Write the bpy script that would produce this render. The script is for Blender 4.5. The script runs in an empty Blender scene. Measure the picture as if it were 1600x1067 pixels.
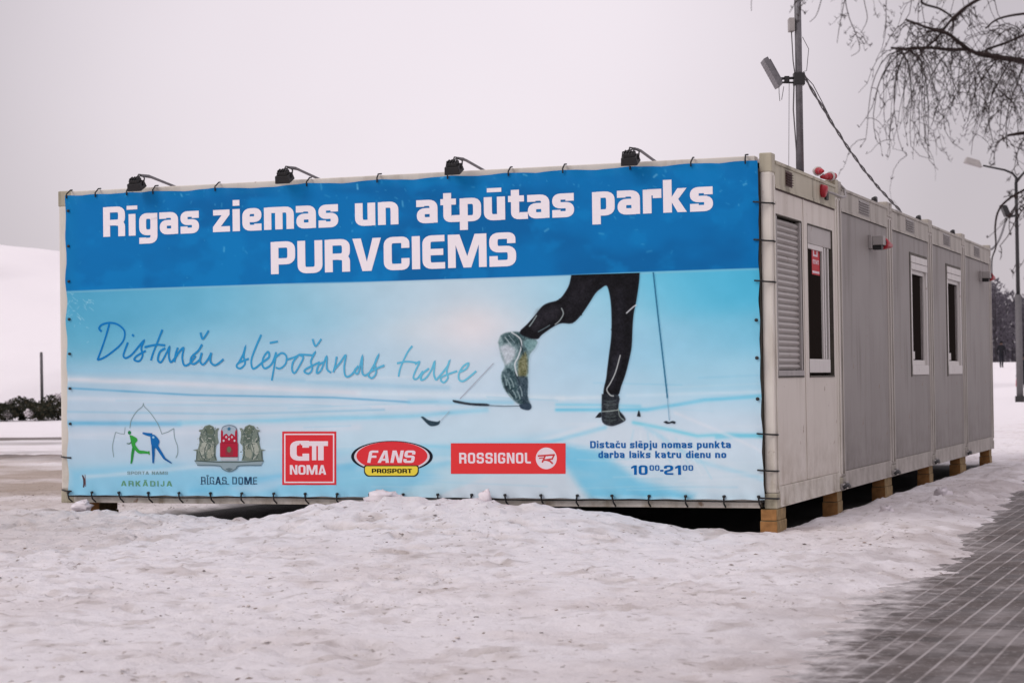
import bpy, math, random
import numpy as np
from mathutils import Vector, Matrix
from mathutils.geometry import tessellate_polygon

R = math.radians
scene = bpy.context.scene
COL = scene.collection
random.seed(7)
rng = np.random.default_rng(7)

# ------------------------------------------------------------------ camera
CAM = np.array([9.52454, -14.83072, 0.96753])
YAW, PITCH, ROLL, FPX = -0.355622, 0.0185274, -0.0142841, 3233.424
FW = np.array([math.sin(YAW)*math.cos(PITCH), math.cos(YAW)*math.cos(PITCH), math.sin(PITCH)])
_r = np.array([math.cos(YAW), -math.sin(YAW), 0.0]); _u = np.cross(_r, FW)
RT = math.cos(ROLL)*_r + math.sin(ROLL)*_u
UP = -math.sin(ROLL)*_r + math.cos(ROLL)*_u
cd = bpy.data.cameras.new("camera"); cam = bpy.data.objects.new("camera", cd); COL.objects.link(cam)
cd.sensor_width = 36.0; cd.lens = FPX/1600*36.0; cd.clip_start = 0.1; cd.clip_end = 4000
cam.matrix_world = Matrix(((RT[0], UP[0], -FW[0], CAM[0]), (RT[1], UP[1], -FW[1], CAM[1]),
                           (RT[2], UP[2], -FW[2], CAM[2]), (0, 0, 0, 1)))
cd.dof.use_dof = True; cd.dof.focus_distance = 16.0; cd.dof.aperture_fstop = 5.0
scene.camera = cam

# ------------------------------------------------------------------ light
SUN_ELEV, SUN_AZ = R(38), R(215)          # compass-like: direction the light comes from, from +y towards +x
world = bpy.data.worlds.new("World"); scene.world = world; world.use_nodes = True
wn = world.node_tree.nodes; wl = world.node_tree.links
bg = wn['Background']; bg.inputs['Strength'].default_value = 0.1
sky = wn.new('ShaderNodeTexSky'); sky.sky_type = 'NISHITA'; sky.sun_disc = False
sky.sun_elevation = SUN_ELEV; sky.sun_rotation = SUN_AZ; sky.dust_density = 3.0
tc = wn.new('ShaderNodeTexCoord')
# overcast deck: soft cloud tones, brightest round the view axis, dimming outward to imitate lens vignetting
nz = wn.new('ShaderNodeTexNoise'); nz.inputs['Scale'].default_value = 2.6; nz.inputs['Detail'].default_value = 4
cr = wn.new('ShaderNodeValToRGB')
cr.color_ramp.elements[0].position = .25; cr.color_ramp.elements[0].color = (.62, .560, .600, 1)
cr.color_ramp.elements[1].position = .75; cr.color_ramp.elements[1].color = (.70, .638, .680, 1)
wl.new(tc.outputs['Generated'], nz.inputs['Vector']); wl.new(nz.outputs['Fac'], cr.inputs['Fac'])
thin = FW*1.0 + UP*0.14 + RT*(-0.03); thin /= np.linalg.norm(thin)  # centre of the bright sky patch, tied to the camera axis
dp = wn.new('ShaderNodeVectorMath'); dp.operation = 'DOT_PRODUCT'; dp.inputs[1].default_value = tuple(thin)  # direction of the bright sky patch that imitates lens vignetting
wl.new(tc.outputs['Generated'], dp.inputs[0])
mr = wn.new('ShaderNodeMapRange'); mr.interpolation_type = 'SMOOTHSTEP'
mr.inputs['From Min'].default_value = 0.968; mr.inputs['From Max'].default_value = 1.0
mr.inputs['To Min'].default_value = 7.6; mr.inputs['To Max'].default_value = 11.2
wl.new(dp.outputs['Value'], mr.inputs['Value'])
vm = wn.new('ShaderNodeVectorMath'); vm.operation = 'SCALE'
wl.new(cr.outputs['Color'], vm.inputs[0]); wl.new(mr.outputs['Result'], vm.inputs['Scale'])
mx = wn.new('ShaderNodeMix'); mx.data_type = 'RGBA'; mx.inputs['Factor'].default_value = 0.06
wl.new(vm.outputs['Vector'], mx.inputs['A']); wl.new(sky.outputs['Color'], mx.inputs['B'])
sxyz = wn.new('ShaderNodeSeparateXYZ'); wl.new(tc.outputs['Generated'], sxyz.inputs['Vector'])
zen = wn.new('ShaderNodeMapRange'); zen.inputs['From Min'].default_value = 0.18; zen.inputs['From Max'].default_value = 1.0
zen.inputs['To Min'].default_value = 1.0; zen.inputs['To Max'].default_value = 1.75
wl.new(sxyz.outputs['Z'], zen.inputs['Value'])
ov = wn.new('ShaderNodeVectorMath'); ov.operation = 'SCALE'
wl.new(mx.outputs['Result'], ov.inputs[0]); wl.new(zen.outputs['Result'], ov.inputs['Scale'])
wl.new(ov.outputs['Vector'], bg.inputs['Color'])
sd = bpy.data.lights.new("sun", 'SUN'); sun = bpy.data.objects.new("sun", sd); COL.objects.link(sun)
sd.energy = 0.85; sd.angle = R(25); sd.color = (1.0, .95, .92)
sdir = Vector((math.sin(SUN_AZ)*math.cos(SUN_ELEV), math.cos(SUN_AZ)*math.cos(SUN_ELEV), math.sin(SUN_ELEV)))
sun.rotation_euler = sdir.to_track_quat('Z', 'Y').to_euler()
vs = scene.view_settings
vs.view_transform = 'Standard'; vs.look = 'None'; vs.exposure = 0.25; vs.gamma = 1.0; vs.use_curve_mapping = False

# ------------------------------------------------------------------ helpers
def ray(px, py): return FW + RT*(px-800)/FPX - UP*(py-533.5)/FPX
def at_depth(px, py, Z): return CAM + ray(px, py)*Z
def on_x(px, py, X): d = ray(px, py); return CAM + d*(X-CAM[0])/d[0]
def on_y(px, py, Y): d = ray(px, py); return CAM + d*(Y-CAM[1])/d[1]
def on_z(px, py, Zw): d = ray(px, py); return CAM + d*(Zw-CAM[2])/d[2]
def project(P):
    d = P - CAM; z = d @ FW
    return np.stack([800+FPX*(d @ RT)/z, 533.5-FPX*(d @ UP)/z], -1)
def lin(c):
    c = np.asarray(c, float)/255.0
    return np.where(c <= .04045, c/12.92, ((c+.055)/1.055)**2.4)

def vnoise(x, y, seed=0):
    xi = np.floor(x).astype(np.int64); yi = np.floor(y).astype(np.int64)
    fx = x-xi; fy = y-yi; fx = fx*fx*(3-2*fx); fy = fy*fy*(3-2*fy)
    def h(a, b):
        n = (a*374761393 + b*668265263 + seed*974711) & 0xffffffff
        n = ((n ^ (n >> 13))*1274126177) & 0xffffffff
        return ((n ^ (n >> 16)) & 0xffff)/65535.0
    return (h(xi, yi)*(1-fx)+h(xi+1, yi)*fx)*(1-fy) + (h(xi, yi+1)*(1-fx)+h(xi+1, yi+1)*fx)*fy
def fbm(x, y, o=4, seed=0):
    s = 0; a = 1; t = 0
    for i in range(o):
        s = s + a*vnoise(x*2**i+17.3*i, y*2**i-9.1*i, seed+i); t += a; a *= .5
    return s/t
def sstep(x, a, b):
    t = np.clip((x-a)/(b-a), 0, 1); return t*t*(3-2*t)

def tag(o, label=None, cat=None, group=None, kind=None):
    if label: o['label'] = label
    if cat: o['category'] = cat
    if group: o['group'] = group
    if kind: o['kind'] = kind
    return o
ROOTLOC = {}
def empty(name, loc, label=None, cat=None, group=None):
    o = bpy.data.objects.new(name, None); COL.objects.link(o); o.location = loc
    o.empty_display_size = .1
    ROOTLOC[o.name] = np.array(loc, float)
    return tag(o, label, cat, group)
def copy_tree(o, parent=None):
    c = o.copy(); COL.objects.link(c)
    if parent is not None: c.parent = parent
    for ch in list(o.children): copy_tree(ch, c)
    return c

class MB:
    """collects world-space faces, then links them as one mesh object"""
    def __init__(s): s.v = []; s.f = []; s.c = []; s.m = []; s.sm = []
    def add(s, vs_, fs, col=None, mat=0, smooth=False):
        n = len(s.v); s.v += [tuple(map(float, p)) for p in vs_]
        for f in fs:
            s.f.append([n+i for i in f]); s.c.append(col if col is not None else (1, 1, 1)); s.m.append(mat); s.sm.append(smooth)
    def box(s, x0, x1, y0, y1, z0, z1, mat=0, col=None):
        s.add([(x0,y0,z0),(x1,y0,z0),(x1,y1,z0),(x0,y1,z0),(x0,y0,z1),(x1,y0,z1),(x1,y1,z1),(x0,y1,z1)],
              [(0,3,2,1),(4,5,6,7),(0,1,5,4),(1,2,6,5),(2,3,7,6),(3,0,4,7)], col, mat)
    def obox(s, c, ax, ay, az, mat=0, col=None, taper=1.0):
        c = np.array(c); ax = np.array(ax); ay = np.array(ay); az = np.array(az)
        p = []
        for sz, t in ((-1, 1), (1, taper)):
            for sx, sy in ((-1,-1),(1,-1),(1,1),(-1,1)): p.append(c+sx*ax*t+sy*ay*t+sz*az)
        s.add(p, [(0,3,2,1),(4,5,6,7),(0,1,5,4),(1,2,6,5),(2,3,7,6),(3,0,4,7)], col, mat)
    def tube(s, pts, rad, n=6, mat=0, col=None, cap=True):
        pts = [np.array(p, float) for p in pts]; k = len(pts)
        if not hasattr(rad, '__len__'): rad = [rad]*k
        vs_ = []; prev = None
        for i in range(k):
            t = pts[min(i+1, k-1)]-pts[max(i-1, 0)]; t = t/(np.linalg.norm(t)+1e-9)
            if prev is None:
                a = np.array([0, 0, 1.]) if abs(t[2]) < .9 else np.array([1., 0, 0])
                nx = np.cross(t, a)
            else: nx = prev - t*(prev @ t)
            nx = nx/(np.linalg.norm(nx)+1e-9); prev = nx; ny = np.cross(t, nx)
            for j in range(n):
                q = 2*math.pi*j/n; vs_.append(pts[i]+rad[i]*(math.cos(q)*nx+math.sin(q)*ny))
        fs = [(i*n+j, i*n+(j+1) % n, (i+1)*n+(j+1) % n, (i+1)*n+j) for i in range(k-1) for j in range(n)]
        if cap: fs += [tuple(range(n))[::-1], tuple((k-1)*n+j for j in range(n))]
        s.add(vs_, fs, col, mat, n > 5)
    def build(s, name, mats, parent=None, root=None, bevel=0, usecol=False):
        me = bpy.data.meshes.new(name)
        off = np.zeros(3)
        if root is not None: off = ROOTLOC[root.name]
        v = np.array(s.v, float) - off
        me.from_pydata(v.tolist(), [], s.f)
        if not isinstance(mats, (list, tuple)): mats = [mats]
        for m in mats: me.materials.append(m)
        me.polygons.foreach_set('material_index', s.m)
        me.polygons.foreach_set('use_smooth', s.sm)
        if usecol:
            a = me.color_attributes.new('Col', 'FLOAT_COLOR', 'CORNER')
            cl = []
            for f, c in zip(s.f, s.c): cl += [c[0], c[1], c[2], 1.0]*len(f)
            a.data.foreach_set('color', cl)
        me.update()
        o = bpy.data.objects.new(name, me); COL.objects.link(o)
        if parent is not None: o.parent = parent
        if bevel:
            b = o.modifiers.new('bevel', 'BEVEL'); b.width = bevel; b.segments = 2; b.limit_method = 'ANGLE'
        return o

# ------------------------------------------------------------------ materials
def newmat(name):
    m = bpy.data.materials.new(name); m.use_nodes = True
    return m, m.node_tree.nodes, m.node_tree.links, m.node_tree.nodes['Principled BSDF']
def plain(name, col, rough=.6, metal=0.0, var=.12, scale=9.0, spec=.4, bump=0.0):
    m, n, l, b = newmat(name)
    t = n.new('ShaderNodeTexCoord'); z = n.new('ShaderNodeTexNoise'); z.inputs['Scale'].default_value = scale; z.inputs['Detail'].default_value = 5
    r = n.new('ShaderNodeMapRange'); r.inputs['To Min'].default_value = 1-var; r.inputs['To Max'].default_value = 1+var
    r.inputs['From Min'].default_value = .3; r.inputs['From Max'].default_value = .7
    v = n.new('ShaderNodeVectorMath'); v.operation = 'SCALE'; v.inputs[0].default_value = col
    l.new(t.outputs['Object'], z.inputs['Vector']); l.new(z.outputs['Fac'], r.inputs['Value'])
    l.new(r.outputs['Result'], v.inputs['Scale']); l.new(v.outputs['Vector'], b.inputs['Base Color'])
    b.inputs['Roughness'].default_value = rough; b.inputs['Metallic'].default_value = metal; b.inputs['Specular IOR Level'].default_value = spec
    if bump:
        k = n.new('ShaderNodeBump'); k.inputs['Strength'].default_value = bump; k.inputs['Distance'].default_value = .01
        l.new(z.outputs['Fac'], k.inputs['Height']); l.new(k.outputs['Normal'], b.inputs['Normal'])
    return m
def paint(name, col, dirt, amount=.5, rough=.5, streak=True, profile=0.0):
    """painted sheet steel: dirt runs, specks, faint unevenness"""
    m, n, l, b = newmat(name)
    t = n.new('ShaderNodeTexCoord')
    mp = n.new('ShaderNodeMapping'); mp.inputs['Scale'].default_value = (5, 5, .7) if streak else (3, 3, 3)
    z = n.new('ShaderNodeTexNoise'); z.inputs['Scale'].default_value = 1.0; z.inputs['Detail'].default_value = 6; z.inputs['Roughness'].default_value = .6
    l.new(t.outputs['Object'], mp.inputs['Vector']); l.new(mp.outputs['Vector'], z.inputs['Vector'])
    r = n.new('ShaderNodeMapRange'); r.interpolation_type = 'SMOOTHSTEP'
    r.inputs['From Min'].default_value = .48; r.inputs['From Max'].default_value = .78; r.inputs['To Max'].default_value = amount
    l.new(z.outputs['Fac'], r.inputs['Value'])
    # road splash dried on low down, rust spots
    sz = n.new('ShaderNodeSeparateXYZ'); l.new(t.outputs['Object'], sz.inputs['Vector'])
    sm_ = n.new('ShaderNodeMapRange'); sm_.interpolation_type = 'SMOOTHSTEP'; sm_.inputs['From Min'].default_value = .75; sm_.inputs['From Max'].default_value = .02
    l.new(sz.outputs['Z'], sm_.inputs['Value'])
    z4 = n.new('ShaderNodeTexNoise'); z4.inputs['Scale'].default_value = 5; z4.inputs['Detail'].default_value = 8; z4.inputs['Roughness'].default_value = .7; l.new(t.outputs['Object'], z4.inputs['Vector'])
    m4 = n.new('ShaderNodeMapRange'); m4.inputs['From Min'].default_value = .40; m4.inputs['From Max'].default_value = .66; m4.inputs['To Max'].default_value = .55; l.new(z4.outputs['Fac'], m4.inputs['Value'])
    spl = n.new('ShaderNodeMath'); spl.operation = 'MULTIPLY'; l.new(sm_.outputs['Result'], spl.inputs[0]); l.new(m4.outputs['Result'], spl.inputs[1])
    z5 = n.new('ShaderNodeTexNoise'); z5.inputs['Scale'].default_value = 11; z5.inputs['Detail'].default_value = 4; l.new(t.outputs['Object'], z5.inputs['Vector'])
    m5 = n.new('ShaderNodeMapRange'); m5.inputs['From Min'].default_value = .69; m5.inputs['From Max'].default_value = .76; m5.inputs['To Max'].default_value = .8; l.new(z5.outputs['Fac'], m5.inputs['Value'])
    z2 = n.new('ShaderNodeTexNoise'); z2.inputs['Scale'].default_value = 1.7; z2.inputs['Detail'].default_value = 8
    l.new(t.outputs['Object'], z2.inputs['Vector'])
    r2 = n.new('ShaderNodeMapRange'); r2.inputs['From Min'].default_value = .35; r2.inputs['From Max'].default_value = .7
    r2.inputs['To Min'].default_value = 0.0; r2.inputs['To Max'].default_value = amount*.35
    l.new(z2.outputs['Fac'], r2.inputs['Value'])
    ad = n.new('ShaderNodeMath'); ad.operation = 'ADD'; ad.use_clamp = True
    l.new(r.outputs['Result'], ad.inputs[0]); l.new(r2.outputs['Result'], ad.inputs[1])
    c = n.new('ShaderNodeMix'); c.data_type = 'RGBA'; c.inputs['A'].default_value = (*col, 1); c.inputs['B'].default_value = (*dirt, 1)
    ad2 = n.new('ShaderNodeMath'); ad2.operation = 'ADD'; ad2.use_clamp = True; l.new(ad.outputs['Value'], ad2.inputs[0]); l.new(spl.outputs[0], ad2.inputs[1])
    l.new(ad2.outputs['Value'], c.inputs['Factor'])
    ru = n.new('ShaderNodeMix'); ru.data_type = 'RGBA'; ru.inputs['B'].default_value = (.20, .105, .05, 1); l.new(m5.outputs['Result'], ru.inputs['Factor']); l.new(c.outputs['Result'], ru.inputs['A'])
    l.new(ru.outputs['Result'], b.inputs['Base Color'])
    b.inputs['Roughness'].default_value = rough; b.inputs['Specular IOR Level'].default_value = .35
    k = n.new('ShaderNodeBump'); k.inputs['Strength'].default_value = .25; k.inputs['Distance'].default_value = .004
    l.new(z2.outputs['Fac'], k.inputs['Height'])
    if profile:
        w = n.new('ShaderNodeTexWave'); w.wave_type = 'BANDS'; w.bands_direction = 'Y'; w.inputs['Scale'].default_value = profile
        l.new(t.outputs['Object'], w.inputs['Vector'])
        k2 = n.new('ShaderNodeBump'); k2.inputs['Strength'].default_value = .12; k2.inputs['Distance'].default_value = .004
        l.new(w.outputs['Fac'], k2.inputs['Height']); l.new(k.outputs['Normal'], k2.inputs['Normal']); l.new(k2.outputs['Normal'], b.inputs['Normal'])
    else: l.new(k.outputs['Normal'], b.inputs['Normal'])
    return m
def colmat(name, rough=.5, spec=.3, bump=0, bscale=40):
    m, n, l, b = newmat(name)
    a = n.new('ShaderNodeAttribute'); a.attribute_name = 'Col'
    l.new(a.outputs['Color'], b.inputs['Base Color']); b.inputs['Roughness'].default_value = rough; b.inputs['Specular IOR Level'].default_value = spec
    if bump:
        t = n.new('ShaderNodeTexCoord'); z = n.new('ShaderNodeTexNoise'); z.inputs['Scale'].default_value = bscale; z.inputs['Detail'].default_value = 6
        k = n.new('ShaderNodeBump'); k.inputs['Strength'].default_value = bump; k.inputs['Distance'].default_value = .02
        l.new(t.outputs['Object'], z.inputs['Vector']); l.new(z.outputs['Fac'], k.inputs['Height']); l.new(k.outputs['Normal'], b.inputs['Normal'])
    return m
M = {}
M['cream'] = paint('cream_paint', (.70, .665, .60), (.26, .21, .14), .55)
M['creamwall'] = paint('cream_wall_paint', (.68, .632, .57), (.32, .26, .19), .35)
M['dirtyrail'] = paint('weathered_rail_paint', (.50, .46, .35), (.10, .085, .045), .9)
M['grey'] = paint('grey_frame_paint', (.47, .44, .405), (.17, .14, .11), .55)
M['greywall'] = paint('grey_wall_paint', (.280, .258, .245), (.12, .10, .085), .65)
M['greyrail'] = paint('grey_rail_paint', (.43, .40, .355), (.13, .11, .08), .7)
M['white'] = paint('white_plastic', (.66, .635, .61), (.30, .27, .24), .35, .4)
M['shutter'] = paint('shutter_grey', (.44, .415, .395), (.20, .17, .15), .4, .45, False)
M['dark'] = plain('dark_metal', (.022, .021, .022), .45)
M['black'] = plain('black_plastic', (.012, .012, .013), .5)
M['steel'] = plain('galvanised_steel', (.17, .165, .175), .45, .5, .2, 20)
M['greyplastic'] = plain('grey_plastic', (.33, .31, .30), .5)
M['cable'] = plain('black_cable', (.03, .028, .03), .6)
M['cablegrey'] = plain('grey_cable', (.12, .115, .12), .6)
M['red'] = plain('red_plastic', (.38, .012, .025), .4, var=.1)
M['brown'] = plain('brown_grille', (.055, .018, .014), .6)
M['wood'] = plain('weathered_timber', (.27, .19, .095), .8, 0, .35, 14, .2, .4)
M['woodend'] = plain('fresh_timber', (.30, .15, .055), .8, 0, .3, 18, .2, .4)
M['snowlump'] = plain('snow_lump', (.75, .70, .73), .7, 0, .08, 12, .2, .6)
M['roof'] = plain('snowy_roof', (.68, .64, .65), .8, 0, .1, 6, .2, .5)
M['bark'] = plain('twig_bark', (.035, .025, .024), .85, 0, .3, 30, .1)
M['trunk'] = plain('tree_bark', (.16, .145, .135), .9, 0, .5, 5, .1, .8)
M['print'] = colmat('banner_print', .5, .12)
M['clothes'] = colmat('clothing', .8, .1)
m, n, l, b = newmat('window_glass'); M['glass'] = m
b.inputs['Base Color'].default_value = (.020, .016, .014, 1); b.inputs['Roughness'].default_value = .15; b.inputs['Specular IOR Level'].default_value = 0.0
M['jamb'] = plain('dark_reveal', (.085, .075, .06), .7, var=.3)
M['pane_sheen'] = plain('pale_pane_sheen', (.12, .105, .098), .9, var=.3)
m, n, l, b = newmat('lamp_lens'); M['lens'] = m
b.inputs['Base Color'].default_value = (.25, .25, .26, 1); b.inputs['Roughness'].default_value = .15

# ------------------------------------------------------------------ terrain
L, H, W = 6.055, 2.591, 2.438
PX = [-6, -3, -1, 0, 1.2, 2.0, 2.35, 2.8, 3.3, 4.4, 4.95, 5.4, 5.7, 6.2, 7, 9]
PZ = [-.15, -.11, -.05, -.035, -.075, -.10, -.025, .055, .07, .05, -.005, -.115, -.155, -.17, -.15, -.15]
def edge_x(y): return 7.30 - .060*np.clip(y, -12, 9) - .02*np.clip(y-9, 0, 30) + .10*(fbm(y*1.1, y*0+3, 3, 5)-.5)
def height(x, y, detail=True):
    d0 = x-CAM[0]; d1 = y-CAM[1]
    xc = d0*math.cos(YAW) - d1*math.sin(YAW); zc = d0*math.sin(YAW) + d1*math.cos(YAW)
    base = -.165 - .01*sstep(y, -2, -8)
    p = np.interp(x, PX, PZ)
    crest = -.38 + .10*np.sin(x*2.3)
    w = np.where(y < crest, np.exp(-((y-crest)/1.0)**2), np.exp(-((y-crest)/.42)**2))
    w = np.where(x < -.1, np.exp(-((y-crest)/1.2)**2), w)
    z = base*(1-w) + p*w
    # low bank beside the long row of containers
    z = z + .035*np.exp(-((x-6.75)/.3)**2)*sstep(y, -.5, 1)*(1-sstep(y, 15, 25))
    # far snowfield and sledging hill
    z = z + 2.03*sstep(zc, 62, 178)
    hh = np.clip(8.1 - .175*(xc+29.7) - .012*np.clip(-(xc+29.7), 0, 99)**1.2, 0, 22)
    hm = sstep(zc, 74, 122)*(1-sstep(xc, -20, 12))
    z = z + hh*hm + sstep(zc, 70, 85)*(1-sstep(xc, -10, 12))*(1.1*(fbm(x*.10, y*.10, 3, 81)-.5) + .35*(fbm(x*.3, y*.3, 2, 82)-.5))
    if detail:
        fade = 1-sstep(zc, 30, 90)
        z = z + fade*(.045*(fbm(x*.9, y*.9, 2, 1)-.5) + .014*(fbm(x*3.4, y*3.4, 2, 2)-.5) + .030*(fbm(x*9, y*9, 2, 3)-.5) + .036*(fbm(x*21, y*21, 2, 6)-.5)*sstep(fbm(x*1.7, y*1.7, 2, 7), .3, .6) - .040*np.abs(fbm(x*7.5, y*7.5, 2, 16)-.5)*sstep(fbm(x*1.3, y*1.3, 2, 17), .35, .6))
        # trodden hollows
        q = fbm(x*2.6, y*2.6, 2, 9); z = z - fade*.016*sstep(q, .62, .74)
        # clods thrown up along the bank
        q = fbm(x*6.0, y*6.0, 2, 19); z = z + .028*sstep(q, .66, .80)*(np.exp(-((y+.5)/.5)**2)*sstep(x, -1, 0)+np.exp(-((x-6.7)/.35)**2)*sstep(y, 0, 1))
        # ruts of the track behind
        for (yy, s, dpt) in ((23.0, .02, .10), (21.8, .03, .05), (13.3, .04, .09), (14.8, .02, .05)):
            z = z + .6*dpt*np.exp(-((y-yy-s*(x+10)-.25*(fbm(x*.4, x*0, 2, 4)-.5))/.5)**2)*(1-sstep(x, -1, 0))
    inside = sstep(x, -.05, .1)*(1-sstep(x, 5.93, 6.08))*sstep(y, -.05, .12)*(1-sstep(y, 12.1, 12.3))
    z = z*(1-inside) + (-.22)*inside
    # thins out over the paving
    e = edge_x(y)
    j = .5*(fbm(x*3.2, y*2.6, 4, 11)-.5)
    drop = sstep(x, e-.35+j, e+.55+j)*(1-sstep(x, 10.1, 10.5))*(1-sstep(zc, 60, 80))
    z = z*(1-drop) + (-.245)*drop
    return z
def spaced(lo, hi, steps):
    return np.unique(np.round(np.concatenate([np.arange(a, b_, s) for a, b_, s in steps]+[[hi]]), 4))
gx = spaced(-700, 500, [(-700, -100, 20), (-100, -40, 1.2), (-40, -12, .7), (-12, -4, .16), (-4, 9, .030), (9, 16, .15), (16, 60, 2), (60, 500, 15)])
gy = spaced(-120, 900, [(-120, -20, 8), (-20, -11, .4), (-11, -8.6, .1), (-8.6, .8, .030), (.8, 6, .06), (6, 14, .10), (14, 30, .2), (30, 60, .7), (60, 130, 1.2), (130, 160, 2.5), (160, 300, 6), (300, 900, 25)])
GX, GY = np.meshgrid(gx, gy, indexing='ij')
GZ = height(GX, GY)
# boot prints trodden into the snow, in loose lines of steps
PRINT = np.zeros_like(GZ)
def boot(px, py, a_, dp, ln=.15, wd=.052):
    i0, i1 = np.searchsorted(gx, [px-.3, px+.3]); j0, j1 = np.searchsorted(gy, [py-.3, py+.3])
    if i1-i0 < 3 or j1-j0 < 3: return
    X = GX[i0:i1, j0:j1]-px; Y = GY[i0:i1, j0:j1]-py
    u = (X*math.cos(a_)+Y*math.sin(a_))/ln; v = (-X*math.sin(a_)+Y*math.cos(a_))/(wd*(1-.18*np.exp(-((u+.15)/.22)**2)))
    q = (u**4+v**4)**.25
    GZ[i0:i1, j0:j1] += -dp*(1-sstep(q, .72, 1.05)) + dp*.45*np.exp(-((q-1.25)/.2)**2)
    PRINT[i0:i1, j0:j1] = np.maximum(PRINT[i0:i1, j0:j1], 1-sstep(q, .6, 1.05))
for tr_ in range(64):
    x_ = rng.uniform(-3.5, 8.0); y_ = rng.uniform(-8.3, -.9) if tr_ < 56 else rng.uniform(1, 10)
    if tr_ >= 56: x_ = rng.uniform(6.5, 7.2)
    a_ = rng.choice([0, math.pi, 1.57, 2.6, .5, -2.7]) + rng.normal(0, .25)
    for k_ in range(rng.integers(4, 12)):
        sd_ = 1 if k_ % 2 else -1
        bx0, by0 = x_-.10*sd_*math.sin(a_), y_+.10*sd_*math.cos(a_)
        if by0 < -.75 or bx0 > 6.4: boot(bx0, by0, a_+rng.normal(0, .12)+.1*sd_, rng.uniform(.008, .030))
        a_ += rng.normal(0, .08); x_ += .62*math.cos(a_); y_ += .62*math.sin(a_)
        if x_ > edge_x(y_)+.1: break
def sheet(name, GX, GY, GZ, mat, col=None, alpha=None):
    a, b_ = GX.shape
    v = np.stack([GX, GY, GZ], -1).reshape(-1, 3)
    ii, jj = np.meshgrid(np.arange(a-1), np.arange(b_-1), indexing='ij')
    q = (ii*b_+jj).ravel(); f = np.stack([q, q+b_, q+b_+1, q+1], -1)
    me = bpy.data.meshes.new(name)
    me.vertices.add(len(v)); me.vertices.foreach_set('co', v.ravel())
    me.loops.add(f.size); me.loops.foreach_set('vertex_index', f.ravel())
    me.polygons.add(len(f)); me.polygons.foreach_set('loop_start', np.arange(0, f.size, 4)); me.polygons.foreach_set('loop_total', np.full(len(f), 4))
    me.update(calc_edges=True); me.polygons.foreach_set('use_smooth', np.ones(len(f), bool))
    if col is not None:
        at = me.color_attributes.new('Col', 'FLOAT_COLOR', 'POINT')
        at.data.foreach_set('color', np.concatenate([col.reshape(-1, 3), np.ones((len(v), 1)) if alpha is None else alpha.reshape(-1, 1)], 1).ravel())
    me.materials.append(mat)
    o = bpy.data.objects.new(name, me); COL.objects.link(o); return o
# snow: the dirt trodden into it is in its own colour
clean = np.array([.90, .868, .885]); brown = np.array([.34, .26, .19]); grit = np.array([.30, .235, .195]); soil_shade = np.array([.012, .010, .009])
def mixc(c, d, a): return c*(1-a[..., None]) + d*a[..., None]
GC = np.ones(GX.shape+(3,))*clean
tr = np.exp(-((GY-9-.35*GX)/7.0)**2)*(1-sstep(GX, -1.2, 0.0))
tr = np.maximum(tr, .35*np.exp(-((GY+1.5)/2.6)**2)*(1-sstep(GX, -.5, 2.5)))
GC = mixc(GC, brown, np.clip(tr*(.42+1.9*(fbm(GX*.55, GY*.9, 4, 31)-.34)), 0, .85))
for (yy, s, a_) in ((23.0, .02, 1.0), (20.6, .03, .35), (13.3, .04, .9), (15.6, .02, .4)):
    rr = np.exp(-((GY-yy-s*(GX+10)-.25*(fbm(GX*.4, GX*0, 2, 4)-.5))/.65)**2)*(1-sstep(GX, -1, 0))
    GC = mixc(GC, np.array([.10, .08, .07]), np.clip(np.sqrt(rr)*a_*(.3+2.2*(fbm(GX*.9, GY*.6, 3, 8)-.1)), 0, .93)*(rr > .02))
ZC = (GX-CAM[0])*math.sin(YAW)+(GY-CAM[1])*math.cos(YAW); nearf = 1-sstep(ZC, 22, 60)
GC = mixc(GC, np.array([.62, .53, .49]), nearf*.26*sstep(fbm(GX*.9, GY*.9, 4, 41), .50, .70))
GC = mixc(GC, np.array([.45, .37, .32]), nearf*.35*sstep(fbm(GX*4.2, GY*4.2, 3, 42), .62, .76))
GC = mixc(GC, grit, nearf*.45*sstep(fbm(GX*10, GY*10, 2, 43), .74, .88))
GC = mixc(GC, np.array([.56, .50, .46]), PRINT*nearf*(.15+.5*fbm(GX*2.1, GY*2.1, 2, 47)))
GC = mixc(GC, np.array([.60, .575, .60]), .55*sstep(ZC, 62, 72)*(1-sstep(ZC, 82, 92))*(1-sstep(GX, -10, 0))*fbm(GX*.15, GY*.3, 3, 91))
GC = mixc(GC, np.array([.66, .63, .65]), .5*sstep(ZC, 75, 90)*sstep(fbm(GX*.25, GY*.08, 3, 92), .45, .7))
e_ = edge_x(GY); nearp = np.exp(-((GX-e_)/.55)**2)*(1-sstep(GY, 18, 30))
GC = mixc(GC, np.array([.36, .30, .28]), np.clip(nearp*(.10+1.3*(fbm(GX*4.5, GY*3.0, 4, 44)-.38)), 0, .55))
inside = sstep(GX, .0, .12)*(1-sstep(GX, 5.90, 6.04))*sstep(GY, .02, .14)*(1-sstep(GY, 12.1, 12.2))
GC = mixc(GC, soil_shade, inside)  # bare ground under the containers, their shade painted in as near black
m, n, l, b = newmat('trodden_snow'); M['snow'] = m
a = n.new('ShaderNodeAttribute'); a.attribute_name = 'Col'
t = n.new('ShaderNodeTexCoord')
z = n.new('ShaderNodeTexNoise'); z.inputs['Scale'].default_value = 12; z.inputs['Detail'].default_value = 8; z.inputs['Roughness'].default_value = .75
l.new(t.outputs['Object'], z.inputs['Vector'])
z2 = n.new('ShaderNodeTexNoise'); z2.inputs['Scale'].default_value = 17; z2.inputs['Detail'].default_value = 3
l.new(t.outputs['Object'], z2.inputs['Vector'])
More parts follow.
